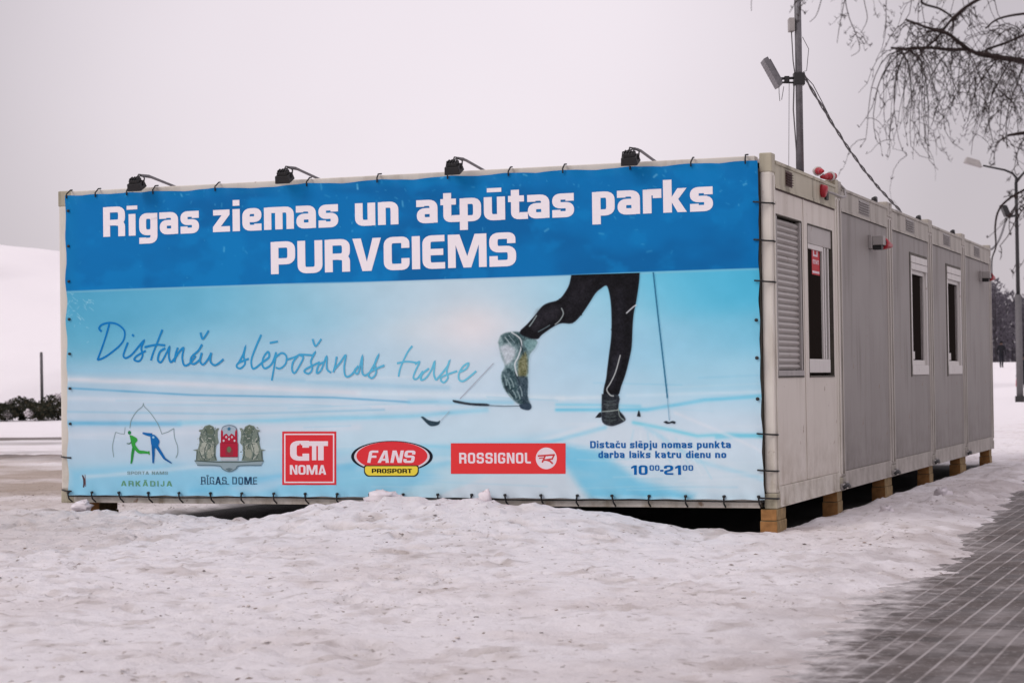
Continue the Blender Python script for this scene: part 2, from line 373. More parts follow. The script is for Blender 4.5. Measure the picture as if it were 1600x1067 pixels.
r = n.new('ShaderNodeMapRange'); r.inputs['From Min'].default_value = .63; r.inputs['From Max'].default_value = .70; r.inputs['To Max'].default_value = .6
l.new(z2.outputs['Fac'], r.inputs['Value'])
c = n.new('ShaderNodeMix'); c.data_type = 'RGBA'; c.blend_type = 'MULTIPLY'; c.inputs['B'].default_value = (.36, .30, .26, 1)
z3 = n.new('ShaderNodeTexNoise'); z3.inputs['Scale'].default_value = 6.5; z3.inputs['Detail'].default_value = 7; z3.inputs['Roughness'].default_value = .7
l.new(t.outputs['Object'], z3.inputs['Vector'])
r3 = n.new('ShaderNodeMapRange'); r3.inputs['From Min'].default_value = .50; r3.inputs['From Max'].default_value = .72; r3.inputs['To Max'].default_value = .17
l.new(z3.outputs['Fac'], r3.inputs['Value'])
mxx = n.new('ShaderNodeMath'); mxx.operation = 'MAXIMUM'; l.new(r.outputs['Result'], mxx.inputs[0]); l.new(r3.outputs['Result'], mxx.inputs[1])
fdm = n.new('ShaderNodeMath'); fdm.operation = 'MULTIPLY'; l.new(mxx.outputs[0], fdm.inputs[0]); l.new(a.outputs['Alpha'], fdm.inputs[1]); l.new(fdm.outputs[0], c.inputs['Factor']); l.new(a.outputs['Color'], c.inputs['A']); l.new(c.outputs['Result'], b.inputs['Base Color'])
k = n.new('ShaderNodeBump'); k.inputs['Strength'].default_value = 1.0; k.inputs['Distance'].default_value = .035
l.new(z.outputs['Fac'], k.inputs['Height']); l.new(k.outputs['Normal'], b.inputs['Normal'])
b.inputs['Roughness'].default_value = .65; b.inputs['Specular IOR Level'].default_value = .25
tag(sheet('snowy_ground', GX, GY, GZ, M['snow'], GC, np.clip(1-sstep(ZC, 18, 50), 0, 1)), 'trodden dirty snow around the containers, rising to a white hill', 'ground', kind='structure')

# loose crumbs of snow and dark grit lying about
def crumbs(name, count, x0, x1, y0, y1, r0, r1, flat, mat, cols, label):
    s = MB(); done = 0
    base = [(1,0,0),(-1,0,0),(0,1,0),(0,-1,0),(0,0,1),(.6,.6,.5),(-.6,.6,.45),(-.6,-.6,.55),(.6,-.6,.5)]
    fs = [(0,5,8),(5,0,2),(2,6,5),(6,2,1),(1,7,6),(7,1,3),(3,8,7),(8,3,0),(4,5,6),(4,6,7),(4,7,8),(4,8,5)]
    X = rng.uniform(x0, x1, count*2); Y = rng.uniform(y0, y1, count*2)
    keep = (vnoise(X*1.3, Y*1.3, 71) > .35) & ~((X > -.1) & (X < 6.15) & (Y > -.15)) & (X < edge_x(Y)+.25)
    X, Y = X[keep][:count], Y[keep][:count]; Z = height(X, Y)
    for x_, y_, z_ in zip(X, Y, Z):
        r_ = r0+(r1-r0)*random.random()**2.5; a_ = random.uniform(0, 6.28); c_, s_ = math.cos(a_), math.sin(a_); e_ = random.uniform(.5, 1.0)
        vv = []
        for b_ in base:
            j_ = random.uniform(.7, 1.25); u, w_ = b_[0]*r_*j_, b_[1]*r_*e_*j_
            vv.append((x_+u*c_-w_*s_, y_+u*s_+w_*c_, z_-.004+b_[2]*r_*flat*j_))
        s.add(vv, fs, random.choice(cols))
    tag(s.build(name, mat, None, None, 0, True), label, name.replace('_', ' '), None, 'stuff')
M['crumb'] = colmat('crumb_surface', .8, .1)
crumbs('snow_crumbs', 3500, -4, 8.3, -8.6, 4, .006, .022, .45, M['crumb'], [(.70,.67,.67), (.62,.58,.57), (.55,.50,.47)], 'loose crumbs of trodden snow scattered over the ground before the containers')
crumbs('grit', 7000, -4, 8.6, -8.6, 6, .004, .020, .30, M['crumb'], [(.20,.15,.12), (.32,.25,.20), (.12,.09,.075), (.26,.22,.19)], 'dark grit and leaf scraps scattered over the trodden snow')

# paving of narrow setts, partly under slush
px_ = np.linspace(6.2, 10.3, 60); py_ = np.concatenate([np.arange(-22, 20, .25), np.arange(20, 62, 1.0)])
QX, QY = np.meshgrid(px_, py_, indexing='ij')
QZ = -.205 + .012*(fbm(QX*.8, QY*.8, 3, 61)-.5)
m, n, l, b = newmat('paving_setts'); M['pave'] = m
t = n.new('ShaderNodeTexCoord'); sx = n.new('ShaderNodeSeparateXYZ'); l.new(t.outputs['Object'], sx.inputs['Vector'])
cb = n.new('ShaderNodeCombineXYZ'); l.new(sx.outputs['Y'], cb.inputs['X']); l.new(sx.outputs['X'], cb.inputs['Y'])
br = n.new('ShaderNodeTexBrick'); l.new(cb.outputs['Vector'], br.inputs['Vector'])
br.inputs['Scale'].default_value = 1; br.inputs['Brick Width'].default_value = .2; br.inputs['Row Height'].default_value = .1
br.inputs['Mortar Size'].default_value = .008; br.inputs['Mortar Smooth'].default_value = .4
br.inputs['Color1'].default_value = (.092, .074, .067, 1); br.inputs['Color2'].default_value = (.052, .042, .038, 1); br.inputs['Mortar'].default_value = (.13, .110, .102, 1)
def MATH(op, *v, clamp=False):
    x = n.new('ShaderNodeMath'); x.operation = op; x.use_clamp = clamp
    for i, q in enumerate(v):
        if isinstance(q, (int, float)): x.inputs[i].default_value = q
        else: l.new(q, x.inputs[i])
    return x.outputs[0]
def NOISE(sc, det=5, vec=None, rough=.55):
    x = n.new('ShaderNodeTexNoise'); x.inputs['Scale'].default_value = sc; x.inputs['Detail'].default_value = det; x.inputs['Roughness'].default_value = rough
    l.new(vec or t.outputs['Object'], x.inputs['Vector']); return x.outputs['Fac']
def MAPR(v, a_, b_, c_=0., d_=1.):
    x = n.new('ShaderNodeMapRange'); x.interpolation_type = 'SMOOTHSTEP'; l.new(v, x.inputs['Value'])
    for nm, q in zip(('From Min', 'From Max', 'To Min', 'To Max'), (a_, b_, c_, d_)): x.inputs[nm].default_value = q
    return x.outputs['Result']
wob = MATH('MULTIPLY', MATH('SUBTRACT', NOISE(5, 3), .5), .010)
fx = MATH('ABSOLUTE', MATH('SUBTRACT', MATH('FRACT', MATH('DIVIDE', MATH('ADD', sx.outputs['X'], wob), .1)), .5))
line = MATH('MULTIPLY', MAPR(fx, .40, .46), MAPR(NOISE(3.2, 6), .32, .58))
# snow packed against the verge
ex = MATH('ADD', MATH('MULTIPLY', sx.outputs['Y'], -.062), 7.30)
off = MATH('SUBTRACT', sx.outputs['X'], ex)
pack = MAPR(MATH('ADD', MATH('MULTIPLY', off, -1.0), MATH('MULTIPLY', MATH('SUBTRACT', NOISE(6.0, 8, None, .7), .5), 1.6)), -.35, .30)
slush = MATH('MULTIPLY', MAPR(NOISE(1.6, 8, None, .7), .50, .70), .26)
spk = MATH('MULTIPLY', MAPR(NOISE(34, 4), .58, .70), .35)
fac = MATH('MAXIMUM', MATH('MAXIMUM', MATH('MULTIPLY', line, .36), MATH('MULTIPLY', pack, .96)), MATH('MAXIMUM', slush, spk))
c = n.new('ShaderNodeMix'); c.data_type = 'RGBA'; l.new(fac, c.inputs['Factor']); l.new(br.outputs['Color'], c.inputs['A']); c.inputs['B'].default_value = (.62, .585, .585, 1)
l.new(c.outputs['Result'], b.inputs['Base Color'])
k = n.new('ShaderNodeBump'); k.inputs['Strength'].default_value = .5; k.inputs['Distance'].default_value = .015
l.new(MATH('ADD', MATH('MULTIPLY', NOISE(14, 6), .8), MATH('MULTIPLY', fac, .6)), k.inputs['Height']); l.new(k.outputs['Normal'], b.inputs['Normal'])
l.new(MAPR(NOISE(2.5, 5), .35, .65, .45, .75), b.inputs['Roughness']); b.inputs['Specular IOR Level'].default_value = .3
tag(sheet('pavement', QX, QY, QZ, M['pave']), 'dark sett pavement streaked with snow along its joints', 'pavement', kind='structure')

# ------------------------------------------------------------------ containers
def wall_with_openings(mb, x0, x1, ya, yb, za, zb, ops, mat=0):
    """end wall as a panel pierced by openings (y0,y1,z0,z1), sorted along y"""
    y = ya
    for (o0, o1, z0, z1) in ops:
        if o0 > y: mb.box(x0, x1, y, o0, za, zb, mat)
        mb.box(x0, x1, o0, o1, za, z0, mat); mb.box(x0, x1, o0, o1, z1, zb, mat); y = o1
    mb.box(x0, x1, y, yb, za, zb, mat)
def container(k, label, fr, wl_, rl, ops):
    y0 = W*k; y1 = y0+W-.008
    t = empty('office_container', (L/2, (y0+y1)/2, 0), label, 'container', 'site containers standing in a row')
    def P(mb, name, mat, par=t, bevel=0): return mb.build(name, mat, par, t, bevel)
    mb = MB(); xo = L-.010
    wall_with_openings(mb, xo-.06, xo, y0+.115, y1-.115, .158, 2.352, ops)
    # panel joint strips
    for yy in (1.11,):
        if k == 0: mb.box(xo, xo+.006, yy-.012, yy+.012, .16, 2.35)
    P(mb, 'end_wall', wl_, bevel=.003)
    mb = MB(); mb.box(.03, .09, y0+.115, y1-.115, .158, 2.352); P(mb, 'end_wall', wl_)
    mb = MB(); mb.box(.13, L-.13, y0+.02, y0+.08, .09, 2.5); P(mb, 'side_wall', wl_)
    mb = MB(); mb.box(.13, L-.13, y1-.08, y1-.02, .09, 2.5); P(mb, 'side_wall', wl_)
    mb = MB(); mb.box(.09, L-.09, y0+.08, y1-.08, .10, .16); P(mb, 'floor', M['dark'])
    mb = MB(); mb.box(.05, L-.05, y0+.04, y1-.04, 2.535, 2.565)
    for i in range(24): mb.box(.2+i*.235, .28+i*.235, y0+.06, y1-.06, 2.565, 2.575)
    P(mb, 'roof', M['roof'])
    # rails
    for xa, xb in ((0.004, .12), (L-.12, L+.001)):
        mb = MB()
        mb.box(xa, xb, y0+.12, y1-.12, 2.365, 2.545)
        if xb > 3: mb.box(xb, xb+.006, y0+.12, y1-.12, 2.352, 2.38); mb.box(xb, xb+.010, y0+.12, y1-.12, 2.53, 2.555)
        P(mb, 'top_rail', rl, bevel=.004)
        mb = MB(); mb.box(xa, xb, y0+.12, y1-.12, .004, .156)
        if xb > 3: mb.box(xb, xb+.008, y0+.12, y1-.12, .004, .018)
        P(mb, 'bottom_rail', fr, bevel=.004)
    for ya, yb in ((y0, y0+.10), (y1-.10, y1)):
        mb = MB(); mb.box(.12, L-.12, ya, yb, 2.50, 2.585); P(mb, 'top_rail', fr, bevel=.006)
        mb = MB(); mb.box(.12, L-.12, ya, yb, .004, .085); P(mb, 'bottom_rail', fr, bevel=.006)
    # corner posts: a folded profile with a stepped rib, cast corner blocks at both ends
    for xs in (0, 1):
        for ys in (0, 1):
            mb = MB()
            xa, xb = (0, .125) if xs == 0 else (L-.085, L+.002)
            ya, yb = (y0+.002, y0+.118) if ys == 0 else (y1-.118, y1-.002)
            mb.box(xa, xb, ya, yb, .11, 2.47)
            p = P(mb, 'corner_post', fr, bevel=.018)
            mb = MB()
            if xs == 1:
                ym = (ya+yb)/2; mb.box(xb, xb+.010, ym-.018, ym+.018, .14, 2.44)
                mb.build('rib', fr, p, t, .004)
            mb = MB()
            for za, zb in ((0, .112), (2.462, H+(.012 if xs else 0))):
                mb = MB(); mb.box(xa-.003, xb+.004, ya-.001, yb+.001, za, zb); mb.build('corner_block', rl, p, t, .008)
    return t
OP = (.96, 2.165)
c1 = container(0, 'cream site container nearest the camera carrying the big blue banner on its long side', M['cream'], M['creamwall'], M['dirtyrail'],
               [(.165, 1.045, *OP), (1.255, 2.215, *OP)])
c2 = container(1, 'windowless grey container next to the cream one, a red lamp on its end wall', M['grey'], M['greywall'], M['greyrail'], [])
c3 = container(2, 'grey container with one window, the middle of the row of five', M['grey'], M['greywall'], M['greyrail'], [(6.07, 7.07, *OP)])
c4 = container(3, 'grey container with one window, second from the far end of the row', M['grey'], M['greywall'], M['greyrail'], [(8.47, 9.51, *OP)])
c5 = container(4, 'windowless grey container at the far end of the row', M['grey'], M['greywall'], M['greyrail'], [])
# front long wall: flat sheet just inside the rails
mb = MB(); mb.box(5.955, L-.0865, -.006, .010, .09, 2.49); mb.build('gap_shade_strip', M['jamb'], c1, c1)  # dark strip painting the shade in the gap between banner and post
mb = MB(); mb.box(.125, L-.125, .012, .020, .085, 2.50); mb.build('long_wall', M['creamwall'], c1, c1)
# rusty seam under the top rail of the first container
mb = MB(); mb.box(L-.012, L-.004, .13, 2.31, 2.343, 2.3515); mb.build('seam', M['brown'], c1, c1)

def shutter_window(y0, y1, root):
    z0, z1 = OP; x = L-.032
    w = MB()
    w.box(x-.02, x+.020, y0+.005, y0+.055, z0+.05, z1-.01); w.box(x-.02, x+.020, y1-.05, y1-.005, z0+.05, z1-.01)
    w.box(x-.02, x+.028, y0, y1, z0, z0+.05)
    f = w.build('window', M['greyplastic'], root, root, .003)
    s = MB(); zz = z0+.055; n_ = 25; st = (z1-.02-zz)/n_
    for i in range(n_):
        a_ = zz+i*st
        s.add([(x-.012, y0+.055, a_), (x+.006, y0+.055, a_+st*.45), (x-.004, y0+.055, a_+st*.86), (x-.016, y0+.055, a_+st),
               (x-.012, y1-.05, a_), (x+.006, y1-.05, a_+st*.45), (x-.004, y1-.05, a_+st*.86), (x-.016, y1-.05, a_+st)],
              [(0, 4, 5, 1), (1, 5, 6, 2), (2, 6, 7, 3)])
    s.build('shutter', M['shutter'], f, root)
    return f
def jamb(y0, y1, f, root, mat):
    z0, z1 = OP; w = MB()
    w.box(L-.075, L-.008, y0-.004, y0+.004, z0, z1); w.box(L-.075, L-.008, y1-.004, y1+.004, z0, z1); w.box(L-.075, L-.008, y0+.004, y1-.004, z1-.004, z1+.004); w.box(L-.075, L-.004, y0+.004, y1-.004, z0-.006, z0+.008)
    w.build('jamb', mat, f, root)
def deep_window(y0, y1, root):
    z0, z1 = OP; x = L-.032
    w = MB(); w.box(x-.02, x+.012, y0+.004, y1-.004, z1-.15, z1-.004)
    f = w.build('window', M['shutter'], root, root, .004)
    g = MB()
    for (p, q) in ((y0+.006, y0+.06), (y0+.625, y0+.665), (y0+.715, y0+.755), (y0+.84, y0+.875)): g.box(x-.02, x+.008, p, q, z0+.14, z1-.151)
    g.box(x-.02, x+.010, y0+.006, y0+.875, z0+.03, z0+.14); g.box(x-.02, x+.009, y0+.06, y0+.625, z1-.19, z1-.151)
    g.build('sash', M['white'], f, root, .003)
    g = MB(); g.box(x-.03, x-.008, y0+.006, y1-.006, z0+.02, z1-.16); g.build('pane', M['glass'], f, root)
    jamb(y0, y1, f, root, M['jamb'])
    return f
def glass_window(y0, y1, root):
    z0, z1 = OP; x = L-.030; fm = M['white']
    w = MB()
    w.box(x-.03, x+.030, y0, y0+.05, z0+.10, z1-.14); w.box(x-.03, x+.030, y1-.05, y1, z0+.10, z1-.14)
    w.box(x-.03, x+.034, y0, y1, z1-.14, z1-.075); w.box(x-.03, x+.034, y0, y1, z1-.070, z1); w.box(x-.03, x+.034, y0, y1, z0, z0+.10)
    f = w.build('window', fm, root, root, .004)
    g = MB(); a_, b_ = y0+.05, y1-.05
    for (p, q) in ((a_, a_+.035), (b_-.04, b_)): g.box(x-.028, x+.006, p, q, z0+.10, z1-.14)
    g.box(x-.028, x+.006, a_+.035, b_-.04, z0+.10, z0+.15); g.box(x-.028, x+.006, a_+.035, b_-.04, z1-.18, z1-.14)
    g.build('sash', fm, f, root, .003)
    g = MB(); g.box(x-.020, x-.012, a_, b_, z0+.10, z1-.14); g.build('pane', M['glass'], f, root)
    g = MB(); g.box(x-.0115, x-.0105, b_-.17, b_-.06, z0+.16, z1-.19); g.build('pane_sheen', M['pane_sheen'], f, root)  # pale upright strip on the glass, a painted reflection
    g = MB(); g.box(L-.010, L-.004, y0-.045, y0-.002, z0-.02, z1+.03); g.box(L-.010, L-.004, y0-.002, y1+.02, z1+.002, z1+.03); g.build('seal', M['jamb'], f, root)
    return f
ws = shutter_window(.165, 1.045, c1); jamb(.165, 1.045, ws, c1, M['jamb'])
w1 = deep_window(1.255, 2.215, c1)
sa = on_x(1268, 379, L-.039); sb_ = on_x(1281, 431, L-.039); ya, yb, zt_, zb0 = sa[1], sb_[1], sa[2], sb_[2]
mb = MB(); xs_ = L-.0392
def sq(y0, y1, z0, z1, c_, dx=0): mb.add([(xs_+dx, y0, z0), (xs_+dx, y1, z0), (xs_+dx, y1, z1), (xs_+dx, y0, z1)], [(0, 1, 2, 3)], tuple(lin(c_)))
wy, hz = yb-ya, zt_-zb0
sq(ya, yb, zb0, zt_, (190, 40, 50))
def sr(u0, u1, v0, v1, c_, d=.0004): sq(ya+wy*u0, ya+wy*u1, zb0+hz*v0, zb0+hz*v1, c_, d)
WW = (222, 205, 212)
sr(.16, .62, .84, .90, WW); sr(.16, .30, .58, .84, WW); sr(.30, .62, .58, .64, WW); sr(.40, .90, .84, .90, WW, .0008); sr(.60, .74, .58, .84, WW, .0008)
for q in range(4):
    u = .12+q*.20; sr(u, u+.045, .34, .48, WW); sr(u+.10, u+.145, .34, .48, WW); sr(u+.045, u+.10, (.44, .44, .38, .44)[q], (.48, .48, .42, .48)[q], WW)
sr(.06, .94, .05, .12, WW)
mb.build('window_sign', M['print'], w1, c1, 0, True)
w3 = glass_window(6.07, 7.07, c3)
w4 = glass_window(8.47, 9.51, c4)
# small pale patches set on the panes, standing in for reflected light
for (yy, rt, pr) in ((4.876+1.42, c3, w3), (7.314+1.45, c4, w4)):
    mb = MB(); mb.box(L-.0415, L-.0405, yy, yy+.16, 1.12, 1.20); mb.build('pane_glint', M['white'], pr, c3 if rt is c3 else c4)
# vents, sockets
def grille(y, z, hw, hh, root, mat, name='vent'):
    g = MB(); x = L+.003
    g.box(x-.02, x, y-hw, y+hw, z-hh, z+hh)
    for i in range(5):
        zz = z-hh+.01+i*(2*hh-.02)/5
        g.obox((x+.006, y, zz+.008), (.006, 0, -.004), (0, hw-.012, 0), (.0015, 0, .002))
    g.build(name, mat, root, root)
grille(.58, 2.455, .115, .058, c1, M['brown'])
for k_, ct in ((1, c2), (2, c3), (3, c4), (4, c5)): grille(W*k_+1.15, 2.455, .24, .066, ct, M['greyplastic'])
s = MB(); s.tube([(L-.02, 1.76, 2.47), (L+.035, 1.76, 2.455), (L+.045, 1.76, 2.452)], [.052, .052, .042], 14); sk = s.build('power_socket', M['red'], c1, c1)
s = MB(); s.box(L-.01, L+.02, 1.88, 1.97, 2.40, 2.47); s.build('socket_box', M['black'], c1, c1, .004)

# wall lamps with red conical covers
def wall_lamp(y, label):
    t = empty('wall_lamp', (L, y, 2.17), label, 'lamp', 'lamps with red tips on the end walls')
    x = L-.010
    s = MB(); s.box(x, x+.03, y-.09, y+.05, 2.11, 2.23); s.build('back_plate', M['greyplastic'], t, t, .004)
    s = MB(); s.box(x+.03, x+.13, y-.05, y+.07, 2.14, 2.225); s.build('housing', M['greyplastic'], t, t, .006)
    s = MB(); s.box(x+.03, x+.11, y-.04, y+.06, 2.10, 2.138); s.build('bracket', M['black'], t, t, .003)
    s = MB(); s.tube([(x+.075, y+.10, 2.165), (x+.09, y+.17, 2.165), (x+.12, y+.38, 2.155)], [.060, .058, .022], 12); s.build('cover', M['red'], t, t)
    s = MB(); s.tube([(x+.11, y+.061, 2.17), (x+.075, y+.10, 2.165)], [.036, .046], 10); s.build('neck', M['black'], t, t)
    return t
wl1 = wall_lamp(3.92, 'grey wall lamp with a red conical tip beside the post of the second container')
wl2 = wall_lamp(11.25, 'grey wall lamp with a red tip at the top of the farthest container wall')

# couplings at the feet and loose bits on the roof edge
def clamp(y):
    t = empty('coupling_clamp', (L, y, .05), None, 'clamp', 'clamps coupling neighbouring containers')
    s = MB(); s.box(L+.004, L+.03, y-.12, y-.03, .012, .062); s.box(L+.004, L+.026, y+.02, y+.13, .03, .075); s.build('plate', M['greyplastic'], t, t, .004)
    s = MB(); s.tube([(L+.03, y-.12, .03), (L+.045, y, .05), (L+.03, y+.14, .03)], .016, 8); s.build('bolt', M['dark'], t, t)
    return t
cl0 = clamp(W*1-.004)
tag(cl0, 'steel coupling clamp at the foot of the joint between cream and grey container')
for k_, lb in ((2, 'steel coupling clamp at the foot of the joint left of the nearer wall window'), (3, 'steel coupling clamp at the foot of the joint between the two windowed containers'),
               (4, 'steel coupling clamp at the foot of the joint nearest the far end')):
    o = copy_tree(cl0); o.location.y = W*k_-.004; o['label'] = lb
def cap(y):
    t = empty('roof_bolt', (L-.06, y, 2.585), None, 'bolt', 'dark lifting bolts along the roof edge')
    s = MB(); s.tube([(L-.06, y, 2.55), (L-.06, y, 2.60)], [.03, .03], 8); s.tube([(L-.06, y-.05, 2.60), (L-.06, y+.05, 2.615)], .022, 8); s.build('bolt_head', M['dark'], t, t)
    return t
cp = cap(2.62); tag(cp, 'dark lifting bolt on the roof edge just past the red plugs')
for yy, lb in ((4.45, 'dark lifting bolt on the roof edge above the red tipped lamp'), (6.95, 'dark lifting bolt on the roof edge above the nearer wall window'),
               (9.35, 'dark lifting bolt on the roof edge above the farther wall window')):
    o = copy_tree(cp); o.location.y = yy; o['label'] = lb

# red and white power plugs lying on the roof corner, with their cable
def plug(loc, ang, label):
    t = empty('power_plug', loc, label, 'plug', 'plugs on the roof corner')
    d = np.array([math.sin(ang)*.9, math.cos(ang), .10]); d /= np.linalg.norm(d); p = np.array(loc)
    s = MB(); s.tube([p, p+d*.07], [.026, .032], 12); s.build('shell', M['red'], t, t)
    s = MB(); s.tube([p+d*.07, p+d*.09], [.041, .041], 12); s.build('collar', M['white'], t, t)
    s = MB(); s.tube([p-d*.09, p-d*.03, p], [.012, .022, .026], 10); s.build('grip', M['red'], t, t)
    s = MB(); s.tube([p+d*.09, p+d*.15], [.030, .028], 12); s.build('nose', M['red'], t, t)
    return t
plug((L-.05, 1.98, 2.645), -.5, 'red and white industrial plug on the roof corner, the upper one')
plug((L-.04, 2.16, 2.615), .3, 'red industrial plug with white collar lying lower on the roof corner')
s = MB()
s.tube([(L+.04, 1.80, 2.46), (L+.07, 1.98, 2.45), (L+.075, 2.25, 2.445), (L+.06, 2.46, 2.47), (L+.03, 2.58, 2.54), (L-.03, 2.54, 2.61), (L-.06, 2.40, 2.63), (L-.06, 2.3, 2.62), (L-.05, 2.1, 2.625)], .011, 8)
tag(s.build('power_cable', M['greyplastic'], None), 'pale cable looping from the red socket round the roof corner', 'cable')

# timber blocks under the row
def block(y, x0=5.93, x1=6.062, dy=.30):
    t = empty('timber_block', ((x0+x1)/2, y, -.2), None, 'block', 'timber blocks under the container corners')
    s = MB(); s.box(x0, x1, y, y+dy, -.26, -.088); s.build('beam', [M['wood']], t, t, .006)
    s = MB(); s.box(x0+.006, x1-.004, y+.003, y+dy-.01, -.086, -.002); s.build('beam', [M['wood']], t, t, .006)
    return t
b0 = block(.0); tag(b0, 'orange timber block under the near corner of the cream container')
for ch in b0.children: ch.data.materials[0] = M['wood']
s = MB(); s.box(5.934, 6.058, -.0035, -.0005, -.255, -.093); s.box(5.940, 6.054, -.0035, -.0005, -.083, -.006); s.build('end_grain', M['woodend'], b0, b0)
bl = ['timber block under the joint of cream and grey container', 'timber block under the joint left of the nearer wall window', 'timber block under the joint between the windowed containers',
      'timber block under the joint before the last container', 'timber block under the far end corner of the row']
for k_, lb in enumerate(bl):
    o = copy_tree(b0); o.location.y = W*(k_+1)-.20 - (.12 if k_ == 4 else 0) + (.05, -.04, .03, -.02, 0)[k_]; o.rotation_euler.z = (.07, -.05, .03, -.08, .04)[k_]; o.location.x -= (.02, .045, .03, .05, .02)[k_]; o['label'] = lb
o = copy_tree(b0); o.location = (.12, 0.30, -.2); o['label'] = 'shaded timber block under the left corner of the bannered container'
# snow and ice stuck at the banner foot
def lump(loc, r_, label):
    s = MB(); nu, nv = 14, 9; vs_ = []; fs = []
    for i in range(nv+1):
        for j in range(nu):
            th = math.pi*i/nv; ph = 2*math.pi*j/nu
            q = .35+1.3*float(fbm(np.array(math.cos(ph)*2.2+loc[0]*5+th*1.9), np.array(math.sin(ph)*2.2+th*2.7), 4, 77))
            vs_.append((loc[0]+r_[0]*q*math.sin(th)*math.cos(ph), loc[1]+r_[1]*q*math.sin(th)*math.sin(ph), loc[2]+r_[2]*q*math.cos(th)))
    for i in range(nv):
        for j in range(nu): fs.append((i*nu+j, (i+1)*nu+j, (i+1)*nu+(j+1) % nu, i*nu+(j+1) % nu))
    s.add(vs_, fs, None, 0, True)
    tag(s.build('snow_lump', M['snowlump'], None), label, 'snow lump', 'snow lumps')
lump((.27, -.11, -.02), (.09, .06, .045), 'lump of snow stuck under the left end of the banner')
lump((3.83, -.13, .06), (.055, .05, .065), 'grey lump of ice on the snow bank at the banner foot')
lump((3.05, -.30, .07), (.16, .12, .06), 'rounded lump of snow on the bank below the oval red logo')
lump((6.60, 4.3, -.14), (.08, .12, .06), 'lump of snow beside the timber block of the windowless grey container')
lump((6.50, 2.0, -.15), (.06, .10, .05), 'small clod of snow on the bank in front of the cream container end')

# ------------------------------------------------------------------ the banner
BY = -.055
def Bp(px, py):                                  # print coordinates -> metres on the banner
    d = ray(px, py); t_ = (BY-CAM[1])/d[1]
    return CAM[0]+d[0]*t_, CAM[2]+d[2]*t_
banner = empty('advertising_banner', (3.03, BY, .06), 'blue and white printed skier banner laced to the long side of the cream container', 'banner')
ALB = .98                                        # print density
def ink(c): return np.clip(lin(c)/ALB, 0, .9)
X0, X1, Z0, Z1 = .100, 5.978, .066, 2.546
nu, nv = 760, 320
U, V = np.meshgrid(np.linspace(0, 1, nu), np.linspace(0, 1, nv), indexing='ij')
BX = X0+(X1-X0)*U; BZ = Z0+(Z1-Z0)*V
PP = project(np.stack([BX, np.full_like(BX, BY), BZ], -1)); QX_, QY_ = PP[..., 0], PP[..., 1]
# base tones of the picture: (x, y, colour, reach)
ctl = [(110,470,(58,140,178)),(110,540,(78,152,184)),(200,500,(66,145,182)),(300,470,(82,155,188)),(300,530,(120,172,198)),(450,480,(128,176,200)),(420,560,(148,178,202)),
       (600,470,(160,184,204)),(600,560,(165,186,206)),(735,510,(212,203,208)),(735,560,(192,196,208)),(700,460,(180,192,206)),(850,470,(160,188,208)),(820,560,(165,188,210)),
       (900,540,(150,184,208)),(930,470,(140,185,208)),(1040,450,(95,175,206)),(1040,540,(135,183,210)),(1120,445,(62,165,202)),(1180,440,(52,155,196)),(1180,520,(105,175,206)),(1110,590,(150,190,212)),(1180,600,(150,188,212)),
       (120,590,(150,175,198)),(300,590,(165,182,202)),(500,600,(172,188,206)),(700,605,(180,192,210)),(950,610,(170,192,212)),
       (150,640,(176,184,202)),(350,640,(180,188,204)),(600,640,(182,192,208)),(850,660,(190,196,210)),(1100,650,(188,196,212)),
       (120,690,(170,182,202)),(300,690,(184,188,204)),(560,690,(178,194,210)),(760,680,(180,196,212)),(1000,690,(195,198,212)),(1170,690,(190,197,212)),
       (130,750,(150,180,202)),(300,750,(150,180,204)),(500,750,(150,184,208)),(660,760,(160,190,208)),(780,765,(190,194,206)),(1100,760,(178,192,208)),(1180,760,(186,195,208))]
num = np.zeros(BX.shape+(3,)); den = np.zeros(BX.shape)+1e-9
for (x_, y_, c_) in ctl:
    w_ = np.exp(-(((QX_-x_)/75)**2+((QY_-y_)/26)**2)*.5) + 1e-6/(1+((QX_-x_)/75)**2+((QY_-y_)/26)**2)
    num += w_[..., None]*np.array(c_, float); den += w_
PC = num/den[..., None]
def segdist(px, py, pts):
    d = np.full(px.shape, 1e9)
    for (a0, a1), (b0_, b1) in zip(pts[:-1], pts[1:]):
        vx, vy = b0_-a0, b1-a1; q = np.clip(((px-a0)*vx+(py-a1)*vy)/(vx*vx+vy*vy+1e-9), 0, 1)
        d = np.minimum(d, np.hypot(px-a0-q*vx, py-a1-q*vy))
    return d
def streak(pts, w_, c_, a_, soft=1.0):
    global PC
    d = segdist(QX_, QY_, pts); al = a_*np.exp(-(d/w_)**2*soft)
    # faint grain along the stroke so that tracks look photographed
    al = al*(.8+.4*vnoise(QX_*.03, QY_*.3, 12))
    PC = mixc(PC, np.array(c_, float), np.clip(al, 0, 1))
def wedge(pts, c_, a_, soft=9):
    """soft-edged area"""
    global PC
    pts = np.array(pts, float); ins = np.zeros(BX.shape, bool); n_ = len(pts)
    for i in range(n_):
        (xa, ya), (xb, yb) = pts[i], pts[(i+1) % n_]
        cnd = ((ya > QY_) != (yb > QY_)) & (QX_ < (xb-xa)*(QY_-ya)/(yb-ya+1e-9)+xa); ins ^= cnd
    d = segdist(QX_, QY_, [tuple(p) for p in pts]+[tuple(pts[0])])
    s_ = np.where(ins, d, -d)
    al = a_*sstep(s_, -soft*.3, soft)*(.75+.5*fbm(QX_*.02, QY_*.05, 3, 15))
    PC = mixc(PC, np.array(c_, float), np.clip(al, 0, 1))
